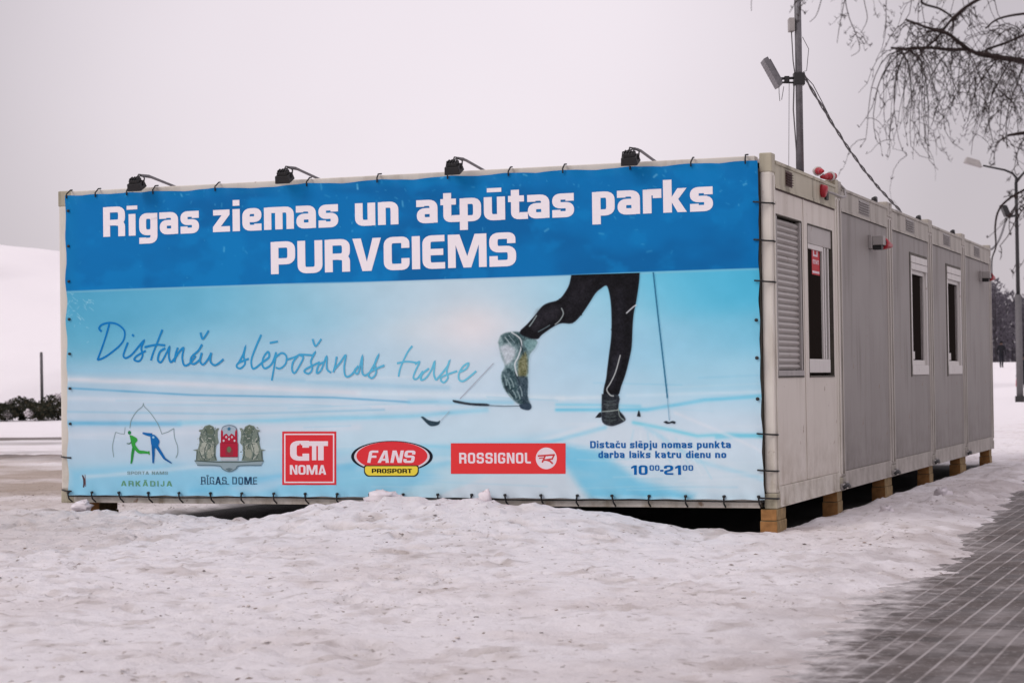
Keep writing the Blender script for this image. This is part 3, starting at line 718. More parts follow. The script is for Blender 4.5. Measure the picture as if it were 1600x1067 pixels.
# the track field
wedge([(103,728),(260,718),(420,742),(640,716),(700,745),(600,785),(103,785)], (105,172,206), .6, 16)
wedge([(880,690),(940,700),(1000,745),(1090,770),(1085,785),(920,785),(870,720)], (96,172,206), .85, 14)
wedge([(440,700),(700,690),(900,668),(760,720),(560,770),(440,770)], (130,182,208), .5, 18)
wedge([(900,672),(960,655),(1110,700),(1195,745),(1195,775),(1110,775),(1050,742),(960,700)], (196,198,210), .55, 12)
wedge([(660,782),(760,742),(880,735),(905,782)], (190,192,204), .9, 6)
wedge([(330,760),(480,720),(620,690),(500,745),(400,775)], (178,186,206), .45, 10)
streak([(103,592),(330,602),(560,614)], 5, (205,196,206), .75)
streak([(560,614),(760,618),(880,622)], 4, (200,204,216), .7)
streak([(103,577),(300,582),(540,600),(700,606)], 4, (128,172,200), .45)
streak([(103,606),(300,617),(520,621),(640,628)], 1.6, (88,148,186), .9)
streak([(640,628),(800,628)], 4, (122,178,206), .6)
streak([(103,622),(400,628),(700,640)], 4.5, (196,194,208), .6)
streak([(103,643),(360,647),(600,640)], 1.8, (120,168,196), .55)
streak([(103,661),(280,662)], 4.2, (92,158,196), .85)
streak([(280,661),(480,655),(640,650),(760,640)], 4.2, (128,182,208), .75)
streak([(103,680),(330,674),(560,668)], 6, (196,194,208), .55)
streak([(870,640),(1010,640),(1100,625),(1195,618)], 3.2, (104,178,208), .9)
streak([(870,632),(1000,634)], 2.6, (120,184,210), .8)
streak([(980,618),(1190,612)], 3, (190,202,218), .6)
streak([(870,622),(960,620)], 3, (205,206,216), .6)
streak([(990,660),(1050,672),(1090,681),(1140,678),(1192,682)], 3.2, (118,186,208), .9)
streak([(1120,683),(1192,679)], 3.5, (96,176,204), .7)
streak([(1055,645),(1120,672),(1192,705)], 3, (205,202,214), .6)
streak([(930,664),(820,700),(700,718),(560,730)], 5, (200,200,212), .6)
streak([(945,668),(860,690),(740,700),(600,694)], 3.5, (122,182,208), .65)
streak([(700,722),(560,752),(450,768)], 6, (120,178,206), .5)
streak([(1010,668),(1090,720),(1192,748)], 4, (150,188,210), .6)
streak([(380,720),(250,735),(130,745)], 4, (200,198,210), .5)
streak([(300,768),(480,735),(640,722)], 6, (100,168,204), .65)
for i in range(9):
    xx = 990+i*11; streak([(xx, 672+2*i), (xx+14+5*(i-4), 700+6*i)], 1.6, (208,208,218) if i % 2 else (150,190,210), .35)
for i in range(42):
    x_ = rng.uniform(110, 1150); y_ = rng.uniform(590, 775); ln = rng.uniform(60, 260); sl = rng.uniform(-.05, .06)
    streak([(x_, y_), (x_+ln, y_+sl*ln)], rng.uniform(.8, 2.2), (205,203,214) if rng.random() < .5 else (120,176,204), rng.uniform(.1, .35))
# sun bloom printed in the picture, cracks in the vinyl at its left edge
PC = mixc(PC, np.array([222., 205, 208]), .55*np.exp(-(((QX_-738)/38)**2+((QY_-508)/30)**2)))
for i in range(34):
    x_ = rng.uniform(104, 140); y_ = 457+abs(rng.normal(0, 30)); streak([(x_, y_), (x_+rng.uniform(-6, 8), y_+rng.uniform(1, 6))], .55, (170,200,214), .45)
PC = PC*np.array([1.04, 1.10, 1.075])+np.array([0, 4, 5])
PC = PC*.90+np.array([236., 238, 242])*.10
PC = mixc(PC, np.array([226., 222, 226]), .40*np.exp(-(((QX_-755)/80)**2+((QY_-520)/60)**2)))
PC = PC + 5*(fbm(QX_*.03, QY_*.04, 4, 22)[..., None]-.5)*2
# the blue band, weathered
blue = np.zeros(BX.shape+(3,)) + np.array([0., 114, 180])
blue = mixc(blue, np.array([0., 101, 164]), sstep(fbm(QX_*.006+3, QY_*.012, 4, 23), .40, .66))
blue = mixc(blue, np.array([4., 128, 194]), .6*sstep(fbm(QX_*.02, QY_*.03, 4, 24), .52, .72))
blue = mixc(blue, np.array([6., 120, 178]), .5*np.exp(-((QX_-105)/16)**2)+.4*np.exp(-((BZ-2.52)/.03)**2))
SP = PC; PC = blue
for i in range(230):
    x_ = rng.uniform(105, 1190); y_ = 300-(x_-103)*.0495+abs(rng.normal(0, 70)); big = rng.random() < .10
    a_ = rng.uniform(-2, 2); ln = rng.uniform(2, 9) if big else rng.uniform(0.5, 5)
    streak([(x_, y_), (x_+ln*math.cos(a_), y_+ln*math.sin(a_))], 1.4 if big else rng.uniform(.6, 1.2), (120,190,225), rng.uniform(.15, .8) if big else rng.uniform(.06, .45))
blue = PC; PC = SP
bandz = 1.7535 + .004*np.sin(BX*1.3)
bm_ = sstep(BZ, bandz-.003, bandz+.003)
PC = mixc(PC, blue, bm_)
PC = mixc(PC, np.array([150., 195, 215]), .5*np.exp(-((BZ-bandz+.008)/.006)**2))
# shape of the vinyl: lacing pulls the edges into scallops
ties_top = [105, 150, 199, 240, 337, 480, 590, 700, 795, 880, 985, 1080, 1165]
ties_bot = [108, 145, 187, 233, 281, 330, 379, 429, 478, 528, 579, 631, 685, 738, 790, 846, 903, 957, 1015, 1072, 1132, 1186]
ties_r = [316, 375, 439, 500, 559, 623, 678, 735, 778]
ties_l = [330, 385, 440, 499, 553, 607, 662, 715, 767]
tx = np.array([Bp(q, 300-(q-103)*.0495)[0] for q in ties_top]); bx_ = np.array([Bp(q, 775)[0] for q in ties_bot])
tzr = np.array([Bp(1190, q)[1] for q in ties_r]); tzl = np.array([Bp(104, q)[1] for q in ties_l])
def near(vals, q): return np.min(np.abs(q[..., None]-vals), -1)
BZ = BZ - .016*np.clip(near(tx, BX)/.30, 0, 1)**1.2*sstep(V, .93, 1.0) + .006*np.clip(near(bx_, BX)/.14, 0, 1)*(1-sstep(V, 0, .05))
BX = BX - (.009*np.clip(near(tzr, BZ)/.16, 0, 1)+.012*np.sin(math.pi*V))*sstep(U, .985, 1.0) + .008*np.clip(near(tzl, BZ)/.15, 0, 1)*(1-sstep(U, 0, .015))
edge = np.minimum(np.minimum(BX-X0, X1-BX), np.minimum(BZ-Z0, Z1-BZ))
BYv = BY + .010*np.exp(-np.clip(edge, 0, 1)/.05)*np.sin(BX*31+BZ*17+3*vnoise(BX*4, BZ*4, 5)) + .012*np.exp(-np.clip(X1-BX, 0, 1)/.05)
cloth = sheet('banner_cloth', BX[::-1]-3.03, BYv[::-1]-BY, BZ[::-1]-.06, M['print'], ink(np.clip(PC, 0, 255))[::-1])
cloth.parent = banner

class Ink:
    """flat printed shapes on the banner, each a hair above the one before"""
    def __init__(s, y=BY-.0022): s.mb = MB(); s.y = y
    def up(s): s.y -= .00006
    def poly3(s, pts, c_):
        t_ = tessellate_polygon([[Vector((p[0], p[1], 0)) for p in pts]])
        s.mb.add([(p[0], s.y, p[1]) for p in pts], t_, ink(c_)); s.up()
    def poly(s, pts, c_): s.poly3([Bp(*p) for p in pts], c_)
    def strip(s, pts, hw, c_, closed=False, ax=1.0):
        """stroke in metres; ax = vertical-to-horizontal pen ratio"""
        P_ = np.array(pts, float); P_ = P_[np.concatenate([[True], np.hypot(*(P_[1:]-P_[:-1]).T) > 1e-6])]
        P_[:, 0] /= ax; n_ = len(P_)
        if n_ < 2: return
        hw = np.broadcast_to(np.asarray(hw, float), (n_,)) if not hasattr(hw, '__len__') else np.interp(np.linspace(0, 1, n_), np.linspace(0, 1, len(hw)), hw)
        if closed: d0 = P_-np.roll(P_, 1, 0); d1 = np.roll(P_, -1, 0)-P_
        else: d0 = np.vstack([P_[1]-P_[0], P_[1:]-P_[:-1]]); d1 = np.vstack([P_[1:]-P_[:-1], P_[-1]-P_[-2]])
        d0 /= np.hypot(*d0.T)[:, None]+1e-12; d1 /= np.hypot(*d1.T)[:, None]+1e-12
        n0 = np.stack([-d0[:, 1], d0[:, 0]], 1); n1 = np.stack([-d1[:, 1], d1[:, 0]], 1)
        mn = n0+n1; mn /= np.hypot(*mn.T)[:, None]+1e-9
        k_ = 1/np.clip((mn*n0).sum(1), .35, 1)
        A = P_+mn*(hw*k_)[:, None]; B = P_-mn*(hw*k_)[:, None]
        A[:, 0] *= ax; B[:, 0] *= ax
        yy_ = [s.y-.00025*i/n_ for i in range(n_)]
        vs_ = [(p[0], y_, p[1]) for p, y_ in zip(A, yy_)]+[(p[0], y_, p[1]) for p, y_ in zip(B, yy_)]
        s.y -= .00025 if n_ > 24 else .0001
        m_ = n_ if closed else n_-1
        col_ = c_ if callable(c_) else None
        fs = [(i, n_+i, n_+(i+1) % n_, (i+1) % n_) for i in range(m_)]
        s.mb.add(vs_, fs, ink(c_) if not col_ else ink(col_(float(P_[:, 0].mean()*ax)))); s.up()
    def stroke(s, pts, wpx, c_, closed=False, smooth=True):
        q = [Bp(*p) for p in (spline(pts) if smooth and len(pts) > 2 else pts)]
        w_ = [v*.5/196 for v in wpx] if hasattr(wpx, '__len__') else wpx*.5/196
        s.strip(q, w_, c_, closed)
    def ell(s, cx, cy, rx, ry, c_, n_=40):
        s.poly([(cx+rx*math.cos(2*math.pi*i/n_), cy+ry*math.sin(2*math.pi*i/n_)) for i in range(n_)], c_)
    def ring(s, cx, cy, rx, ry, w_, c_, n_=40):
        s.stroke([(cx+rx*math.cos(2*math.pi*i/n_), cy+ry*math.sin(2*math.pi*i/n_)) for i in range(n_)], w_, c_, True, False)
    def done(s, name, label=None): return tag(s.mb.build(name, M['print'], banner, banner, 0, True), label)
def spline(pts, k_=6):
    P_ = np.array(pts, float); out = []
    for i in range(len(P_)-1):
        p0 = P_[max(i-1, 0)]; p1 = P_[i]; p2 = P_[i+1]; p3 = P_[min(i+2, len(P_)-1)]
        for j in range(k_):
            u = j/k_
            out.append(.5*((2*p1)+(-p0+p2)*u+(2*p0-5*p1+4*p2-p3)*u*u+(-p0+3*p1-3*p2+p3)*u**3))
    out.append(P_[-1]); return [tuple(p) for p in out]
def rounded(pts, r_, closed=False, k_=5, rmin=0):
    P_ = [np.array(p, float) for p in pts]; n_ = len(P_); out = []
    for i in range(n_):
        if not closed and i in (0, n_-1): out.append(P_[i]); continue
        a_, b_, c_ = P_[i-1], P_[i], P_[(i+1) % n_]
        la, lc = np.linalg.norm(a_-b_), np.linalg.norm(c_-b_); q = min(r_, la*.49, lc*.49)
        if q < rmin: out.append(b_); continue
        s_ = b_+(a_-b_)/la*q; e_2 = b_+(c_-b_)/lc*q
        for j in range(k_+1):
            u = j/k_; out.append((1-u)**2*s_+2*u*(1-u)*b_+u*u*e_2)
    return out
# a squared, bold grotesque: width, then strokes (S), closed strokes (O) and solid shapes (F)
def S(*p): return ('S', p)
def O(*p): return ('O', p)
def F(*p): return ('F', p)
v_, h_ = 11.5, 9
CAR = lambda cx: F((cx-20, 102), (cx-8, 102), (cx, 93), (cx+8, 102), (cx+20, 102), (cx+6, 83), (cx-6, 83))
MAC = lambda cx, w_=22, y_=88: F((cx-w_, y_), (cx+w_, y_), (cx+w_, y_+13), (cx-w_, y_+13))
GL = {
 'R': (77, [S((v_,0),(v_,100)), S((v_,91),(65.5,91),(65.5,47),(v_,47)), S((40,47),(65.5,44),(65.5,0))]),
 'P': (76, [S((v_,0),(v_,100)), S((v_,91),(64.5,91),(64.5,39),(v_,39))]),
 'U': (77, [S((v_,100),(v_,9),(65.5,9),(65.5,100))]),
 'V': (88, [F((0,100),(26,100),(44,28),(62,100),(88,100),(58,0),(30,0))]),
 'C': (77, [S((65.5,66),(65.5,91),(v_,91),(v_,9),(65.5,9),(65.5,35))]),
 'I': (23, [S((v_,0),(v_,100))]),
 'E': (67, [S((66,91),(v_,91),(v_,9),(67,9)), S((v_,50),(62,50))]),
 'M': (115, [F((0,0),(0,100),(35,100),(57.5,34),(80,100),(115,100),(115,0),(92,0),(92,68),(69,0),(46,0),(23,68),(23,0))]),
 'S': (77, [S((64,68),(64,91),(v_,91),(v_,51),(65.5,51),(65.5,9),(v_,9),(v_,31))]),
 'D': (77, [S((v_,0),(v_,100)), S((v_,91),(65.5,91),(65.5,9),(v_,9))]),
 'O': (77, [O((v_,9),(v_,91),(65.5,91),(65.5,9))]),
 'A': (82, [F((0,0),(28,100),(54,100),(82,0),(58,0),(41,72),(24,0)), S((20,26),(62,26))]),
 'N': (80, [F((0,0),(0,100),(28,100),(57,34),(57,100),(80,100),(80,0),(53,0),(23,68),(23,0))]),
 'F': (64, [S((64,91),(v_,91),(v_,0)), S((v_,50),(58,50))]),
 'T': (74, [S((0,91),(74,91)), S((37,91),(37,0))]),
 'G': (77, [S((65.5,68),(65.5,91),(v_,91),(v_,9),(65.5,9),(65.5,47),(40,47))]),
 'L': (62, [S((v_,100),(v_,9),(62,9))]),
 'K': (78, [S((v_,0),(v_,100)), F((23,60),(50,100),(78,100),(45,54),(78,0),(50,0),(23,44))]),
 'J': (60, [S((48,100),(48,9),(v_,9),(v_,30))]),
 'a': (63, [S((10,52),(10,64),(51.5,64),(51.5,0)), S((51.5,38),(v_,38),(v_,9),(51.5,9))]),
 'g': (63, [O((v_,9),(v_,64),(51.5,64),(51.5,9)), S((51.5,73),(51.5,-19),(v_,-19),(v_,-8))]),
 's': (63, [S((51,50),(51,64),(v_,64),(v_,37),(51.5,37),(51.5,9),(v_,9),(v_,23))]),
 'z': (58, [F((1,73),(57,73),(57,56),(27,18),(58,18),(58,0),(0,0),(0,17),(30,55),(1,55))]),
 'i': (23, [S((v_,0),(v_,73)), F((0,84),(23,84),(23,103),(0,103))]),
 'ī': (32, [S((16,0),(16,73)), MAC(16, 19)]),
 'e': (63, [S((v_,37),(51.5,37),(51.5,64),(v_,64),(v_,9),(51.5,9),(51.5,22))]),
 'm': (98, [S((v_,0),(v_,73)), S((v_,64),(86.5,64),(86.5,0)), S((49,64),(49,0))]),
 'u': (63, [S((v_,73),(v_,9),(51.5,9)), S((51.5,73),(51.5,0))]),
 'n': (63, [S((v_,0),(v_,73)), S((v_,64),(51.5,64),(51.5,0))]),
 't': (50, [S((21,92),(21,9),(47,9),(47,21)), S((0,64),(48,64))]),
 'p': (64, [S((v_,73),(v_,-27)), S((v_,64),(52.5,64),(52.5,9),(v_,9))]),
 'r': (48, [S((v_,0),(v_,73)), S((v_,64),(40,64),(40,46))]),
 'k': (66, [S((v_,0),(v_,100)), F((23,46),(40,73),(66,73),(42,40),(66,0),(40,0),(23,32))]),
 'd': (64, [S((52.5,100),(52.5,0)), S((52.5,64),(v_,64),(v_,9),(52.5,9))]),
 'b': (64, [S((v_,100),(v_,0)), S((v_,64),(52.5,64),(52.5,9),(v_,9))]),
 'l': (23, [S((v_,0),(v_,100))]),
 'o': (63, [O((v_,9),(v_,64),(51.5,64),(51.5,9))]),
 'c': (62, [S((50,50),(50,64),(v_,64),(v_,9),(50,9),(50,24))]),
 'j': (30, [S((18,73),(18,-19),(0,-19)), F((6.5,84),(29.5,84),(29.5,103),(6.5,103))]),
 '0': (72, [O((v_,9),(v_,91),(60.5,91),(60.5,9))]),
 '1': (46, [S((34,0),(34,100)), F((0,62),(0,80),(22.5,100),(22.5,76))]),
 '2': (72, [S((v_,66),(v_,91),(60.5,91),(60.5,52),(v_,36),(v_,9),(72,9))]),
 '-': (34, [S((0,38),(34,38))]),
}
GL['č'] = (GL['c'][0], GL['c'][1]+[CAR(31)]); GL['ē'] = (GL['e'][0], GL['e'][1]+[MAC(31)]); GL['ū'] = (GL['u'][0], GL['u'][1]+[MAC(31)])
GL['Ā'] = (GL['A'][0], GL['A'][1]+[MAC(41, 22, 106)]); GL['Ī'] = (GL['I'][0], GL['I'][1]+[MAC(11.5, 18, 108)])
def width(txt, gap): return sum((46 if ch == ' ' else GL[ch][0]) for ch in txt) + gap*(len(txt)-1)
def text(ink_, txt, pl, pr, base, caph, c_, gap=9, weight=1.0, slant=0.0, rad=17):
    """set txt between print x positions pl..pr on a level baseline, base/caph in metres"""
    x0 = pl; sc = caph/100; kx = (pr-pl)/width(txt, gap)
    x = 0; y_keep = ink_.y
    for ch in txt:
        if ch == ' ': x += 46+gap; continue
        ink_.y = y_keep
        w_, parts = GL[ch]
        T = lambda p: (x0+(x+p[0])*kx+slant*p[1]*sc, base+p[1]*sc)
        for kind, p in parts:
            if kind == 'F': ink_.poly3([T(q) for q in p], c_)
            else:
                rp = rounded(p, rad, kind == 'O', 5, 10.2*weight)
                ink_.strip([T(q) for q in rp], h_*sc*weight, c_, kind == 'O', ax=(v_*kx)/(h_*sc))
        x += w_+gap
WHT = (238, 232, 236)
def bx(px, py): return Bp(px, py)[0]
def bz(px, py): return Bp(px, py)[1]
zb = np.mean([bz(165, 369.5), bz(340, 362.5), bz(600, 352), bz(1045, 333)])
for txt, p0, p1, yy in (('Rīgas', 162, 311, 367), ('ziemas', 333, 528.5, 359), ('un', 555.5, 622.5, 352), ('atpūtas', 652, 897, 345), ('parks', 926, 1114, 334)):
    I = Ink(); text(I, txt, bx(p0, yy), bx(p1, yy), zb, .243, WHT, 10, 1.07); I.done('headline_word')
zb2 = np.mean([bz(428, 428), bz(790, 416.5)])
I = Ink(); text(I, 'PURVCIEMS', bx(424, 424), bx(806.5, 418), zb2, .256, WHT, 9, 1.07); I.done('headline_word', 'park name in large white capitals')
# handwriting
I = Ink()
A1 = lambda p: (140+p[0]/5, 490+p[1]/5)
A2 = lambda p: (440+p[0]/5, 500+p[1]/5)
hand1 = [[(95,140),(75,115),(100,85),(160,72),(220,85),(270,130),(272,190),(240,245),(170,305),(110,345),(62,362)], [(155,80),(130,170),(100,260),(62,362)],
 [(300,225),(275,290),(265,330),(285,347),(330,320),(380,262)], [(333,163),(347,177)], [(380,262),(425,212),(405,270),(415,325),(390,370),(350,360),(370,330),(440,290)],
 [(570,125),(540,200),(500,300),(480,365)], [(430,262),(520,243),(592,248)], [(592,270),(550,300),(535,360),(560,378),(600,310),(625,260),(620,330),(635,378),(665,350)],
 [(690,265),(672,320),(665,378)], [(668,350),(700,300),(735,268),(725,340),(740,402),(780,392),(830,330)], [(880,240),(850,290),(800,335),(790,378),(820,392),(872,350)],
 [(868,148),(886,197),(932,132)], [(878,305),(865,370),(890,397),(930,350),(952,305)], [(952,305),(945,370),(975,402),(1010,388),(1048,355)],
 [(1165,385),(1200,320),(1217,262),(1205,330),(1215,390),(1180,427),(1150,415),(1165,385),(1245,352)], [(1342,165),(1300,260),(1265,360),(1272,424),(1300,422),(1350,380)],
 [(1350,380),(1402,340),(1395,298),(1360,340),(1350,400),(1375,427),(1425,390),(1458,305)], [(1408,229),(1472,217)], [(1458,300),(1445,400),(1424,522)], [(1450,345),(1500,308),(1537,330),(1532,390),(1490,428),(1455,420)]]
hand2 = [[(40,310),(95,292),(130,277)], [(130,277),(90,330),(83,390),(105,412),(150,340),(170,290),(140,270),(245,275)], [(245,275),(262,255),(230,320),(240,380),(215,417),(180,405),(195,380),(300,328)],
 [(243,148),(266,203),(312,148)], [(335,328),(292,350),(275,412),(310,390),(352,285),(355,380),(388,410)], [(432,285),(420,350),(405,408)], [(410,390),(460,330),(502,275),(490,370),(502,438),(545,428),(600,360)],
 [(602,358),(570,398),(600,412),(632,285),(630,400),(652,432),(690,410)], [(690,410),(735,330),(757,275),(730,340),(740,410),(710,452),(680,435),(700,400),(805,353)],
 [(1022,202),(980,260),(930,370),(914,442)], [(902,338),(980,324),(1062,335)], [(1042,345),(1078,328),(1045,400),(1030,452),(1060,457),(1105,398)],
 [(1152,378),(1100,420),(1090,467),(1130,450),(1170,390),(1197,325),(1190,420),(1207,470)], [(1207,470),(1290,370),(1312,320),(1290,400),(1300,450),(1270,487),(1245,470),(1260,440),(1372,398)],
 [(1385,410),(1442,380),(1462,338),(1420,360),(1385,420),(1390,467),(1430,472),(1522,398)]]
def handcol(px):
    u = np.clip((px-150)/600, 0, 1); return tuple(np.array([0, 116, 188])*(1-u)**1.2 + np.array([112, 196, 220])*(1-(1-u)**1.2))
words_ = {}
for st_, TT in ((hand1, A1), (hand2, A2)):
    for q in st_:
        q = [TT(p) for p in q]; c_x = np.mean([p[0] for p in q])
        words_.setdefault(0 if c_x < 355 else 1 if c_x < 608 else 2, []).append((q, c_x))
for kw in sorted(words_):
    I = Ink()
    for q, c_x in words_[kw]: I.stroke(q, [3.7, 3.0, 3.4] if c_x < 420 else [3.2, 2.7, 3.0], handcol(c_x))
    I.done('script_word')
# the skier in the picture: a printed photograph, so soft-edged and toned rather than outlined
K3 = lambda p: (640+p[0]/3.478, 420+p[1]/3.478)
sx0, sx1 = bx(655, 640), bx(1085, 560); sz0, sz1 = bz(860, 668), 1.7505
snu, snv = 620, 330
SU, SV = np.meshgrid(np.linspace(sx0, sx1, snu), np.linspace(sz0, sz1, snv), indexing='ij')
SP_ = project(np.stack([SU, np.full_like(SU, BY), SV], -1))
KX, KY = (SP_[..., 0]-640)*3.478, (SP_[..., 1]-420)*3.478
# the snow picture underneath, sampled where the figure is printed
fu = np.clip((SU-X0)/(X1-X0)*(nu-1), 0, nu-1.001); fv = np.clip((SV-Z0)/(Z1-Z0)*(nv-1), 0, nv-1.001)
iu, iv = fu.astype(int), fv.astype(int); au, av = (fu-iu)[..., None], (fv-iv)[..., None]
SC = (PC[iu, iv]*(1-au)+PC[iu+1, iv]*au)*(1-av)+(PC[iu, iv+1]*(1-au)+PC[iu+1, iv+1]*au)*av
SA = np.zeros_like(SU)
def psd(pts):
    pts = [tuple(map(float, p)) for p in pts]; n_ = len(pts); ins = np.zeros(KX.shape, bool)
    for q in range(n_):
        (xa, ya), (xb, yb) = pts[q], pts[(q+1) % n_]
        ins ^= ((ya > KY) != (yb > KY)) & (KX < (xb-xa)*(KY-ya)/(yb-ya+1e-9)+xa)
    d = segdist(KX, KY, pts+[pts[0]]); return np.where(ins, d, -d)
GRAIN = fbm(KX*.05, KY*.05, 4, 101)-.5; FINE = fbm(KX*.16, KY*.16, 3, 102)-.5
def area(pts, c_, soft=4, a_=1.0, grain=0, rim=0, rimw=12):
    global SC, SA
    d = psd(spline(list(pts)+[pts[0]], 3)[:-1]); al = a_*sstep(d, -soft, soft)
    col_ = np.zeros(KX.shape+(3,))+np.array(c_, float)
    col_ = col_ + grain*(GRAIN*1.2+FINE*.9)[..., None] + rim*np.exp(-np.clip(d, 0, 999)/rimw)[..., None]*np.array([.85, 1, 1.1])
    SC = mixc(SC, np.clip(col_, 0, 255), al) if False else SC*(1-al[..., None])+np.clip(col_, 0, 255)*al[..., None]
    SA = np.maximum(SA, al)
def line_(pts, w_, c_, a_=.9):
    global SC, SA
    pts = spline(pts, 4) if len(pts) > 2 else list(pts)
    d = segdist(KX, KY, pts); al = a_*(1-sstep(d, w_*.5-1.2, w_*.5+1.8))
    SC = SC*(1-al[..., None])+np.array(c_, float)*al[..., None]; SA = np.maximum(SA, al)
# poles and skis
line_([(1325, 20), (1350, 250), (1395, 640), (1401, 700)], 8, (40, 108, 142)); line_([(1401, 700), (1412, 822)], 5, (128, 172, 196), .8)
line_([(455, 515), (275, 705)], 4, (146, 152, 164), .8); line_([(215, 775), (165, 830)], 3, (150, 165, 178), .7)
area([(62,805),(75,803),(105,822),(150,830),(165,824),(160,845),(125,855),(100,845)], (36, 58, 70), 3, .95, 20); area([(1380,832),(1395,826),(1410,832),(1430,826),(1446,832),(1440,842),(1425,838),(1400,842)], (30, 38, 46), 3)
area([(235,712),(262,716),(330,728),(420,732),(435,742),(420,746),(330,741),(245,726)], (40, 48, 56), 3, .95, 30); line_([(430, 742), (520, 746), (610, 744)], 5, (82, 102, 112), .8)
area([(1010,808),(1030,782),(1042,782),(1042,806)], (30, 34, 40), 3); area([(1236,800),(1246,768),(1256,798),(1250,803)], (30, 36, 42), 3)
# raised shoe with its grip and plastic cuff
area([(482,400),(498,360),(540,345),(600,345),(690,385),(682,430),(652,472),(646,560),(640,690),(655,740),(600,735),(555,702),(512,645),(498,580),(518,530),(500,480)], (104, 132, 134), 7, .92, 70)
area([(498,365),(540,348),(610,348),(660,372),(640,430),(615,470),(590,440),(555,400),(515,400)], (58, 82, 86), 9, .85, 60)
area([(488,430),(530,410),(575,440),(562,495),(522,520),(508,478)], (196, 206, 214), 14, .85, 30)
area([(505,560),(545,540),(585,600),(622,660),(642,735),(600,735),(555,700),(512,640)], (54, 78, 84), 8, .9, 75)
area([(592,500),(630,452),(642,520),(634,582),(592,588)], (112, 110, 70), 10, .8, 60); area([(578,585),(640,590),(642,690),(652,735),(612,722)], (46, 64, 76), 8, .85, 45)
area([(640,382),(690,394),(676,432),(642,440),(620,402)], (124, 164, 166), 6, .8, 25); area([(596,738),(650,728),(664,752),(645,768),(605,758)], (44, 62, 78), 4, .95, 20)
line_([(555, 345), (600, 378), (608, 420), (590, 480), (572, 520), (585, 580)], 7, (212, 220, 222), .8); line_([(520, 372), (552, 415)], 6, (168, 186, 190), .7); line_([(540, 362), (572, 402)], 5, (150, 172, 178), .6)
for (p, q) in (((530,600),(548,650)), ((548,595),(566,640)), ((560,660),(580,700)), ((515,580),(528,630)), ((585,665),(600,705)), ((540,680),(560,705)), ((600,640),(612,690))): line_([p, ((p[0]+q[0])/2+3, (p[1]+q[1])/2), q], 7, (160, 184, 186), .6)
for (p, q) in (((600,395),(622,470)), ((525,640),(560,690)), ((625,330),(600,352)), ((508,600),(530,665)), ((570,560),(600,620))): line_([p, q], 6, (34, 46, 52), .6)
# legs: black tights lit along their edges
legs = [(884,10),(876,50),(862,100),(815,165),(755,185),(720,205),(680,255),(640,300),(598,345),(640,372),(695,382),(720,358),(790,310),(830,296),(885,296),(930,255),(975,190),(1010,135),(1040,108),
        (1070,92),(1085,130),(1095,200),(1098,300),(1095,380),(1085,460),(1075,540),(1068,600),(1056,650),(1060,690),(1130,690),(1150,640),(1175,570),(1195,490),(1208,420),(1212,330),(1218,250),(1232,180),(1243,110),(1249,60),(1251,20),(1251,-10),(885,-10)]
area(legs, (13, 13, 18), 4, 1.0, 18, 14, 9)
area([(700,230),(780,200),(825,235),(770,285),(690,330),(665,310)], (44, 43, 50), 26, .7, 22); area([(890,70),(1000,60),(940,170),(870,240),(850,220)], (34, 33, 40), 30, .6, 14)
area([(1125,120),(1160,110),(1165,300),(1150,460),(1115,520),(1115,300)], (36, 36, 44), 26, .6, 16); area([(1105,480),(1150,480),(1115,630),(1085,645),(1088,560)], (42, 44, 52), 18, .6, 20)
line_([(815, 165), (900, 200), (935, 250)], 8, (12, 12, 16), .5); line_([(1098, 330), (1150, 350), (1205, 345)], 9, (12, 12, 16), .4)
area([(1045,680),(1043,770),(1048,832),(1085,853),(1120,850),(1172,825),(1165,798),(1135,758),(1138,688)], (33, 38, 44), 4, 1.0, 34, 18, 8); area([(1062,720),(1118,720),(1122,825),(1072,832)], (60, 68, 70), 14, .7, 40)
for yy_ in (715, 735, 800, 820): line_([(1056, yy_), (1088, yy_+5), (1122, yy_)], 4, (98, 112, 110), .45)
line_([(1145, 470), (1120, 560), (1092, 620), (1072, 655), (1090, 685), (1108, 690)], 6, (188, 196, 194), .85); line_([(1180, 240), (1215, 208), (1230, 198)], 7, (200, 206, 208), .85); line_([(826, 215), (836, 245), (815, 282), (792, 302)], 6, (160, 174, 172), .8)
line_([(690, 255), (668, 290), (652, 312)], 7, (150, 168, 168), .75); line_([(700, 342), (740, 320), (762, 306)], 5, (112, 134, 138), .7); line_([(1048, 775), (1090, 772), (1135, 766)], 5, (160, 176, 170), .8); line_([(1135, 760), (1142, 800), (1165, 822)], 6, (150, 168, 162), .7)
SC = SC + 7*FINE[..., None]*SA[..., None]
keep = np.zeros((snu-1, snv-1), bool); m_ = SA > .015
keep |= m_[:-1, :-1] | m_[1:, :-1] | m_[:-1, 1:] | m_[1:, 1:]
ki, kj = np.nonzero(keep); used = -np.ones(snu*snv, int); quad = np.stack([ki*snv+kj, (ki+1)*snv+kj, (ki+1)*snv+kj+1, ki*snv+kj+1], -1)
uq = np.unique(quad); used[uq] = np.arange(len(uq))
me = bpy.data.meshes.new('skier_picture')
me.from_pydata(np.stack([SU.ravel()[uq]-3.03, np.full(len(uq), -.0022), SV.ravel()[uq]-.06], -1).tolist(), [], used[quad].tolist())
at = me.color_attributes.new('Col', 'FLOAT_COLOR', 'POINT')
at.data.foreach_set('color', np.concatenate([ink(np.clip(SC.reshape(-1, 3)[uq], 0, 255)), np.ones((len(uq), 1))], 1).ravel())
me.materials.append(M['print']); sk_ = bpy.data.objects.new('skier_picture', me); COL.objects.link(sk_); sk_.parent = banner
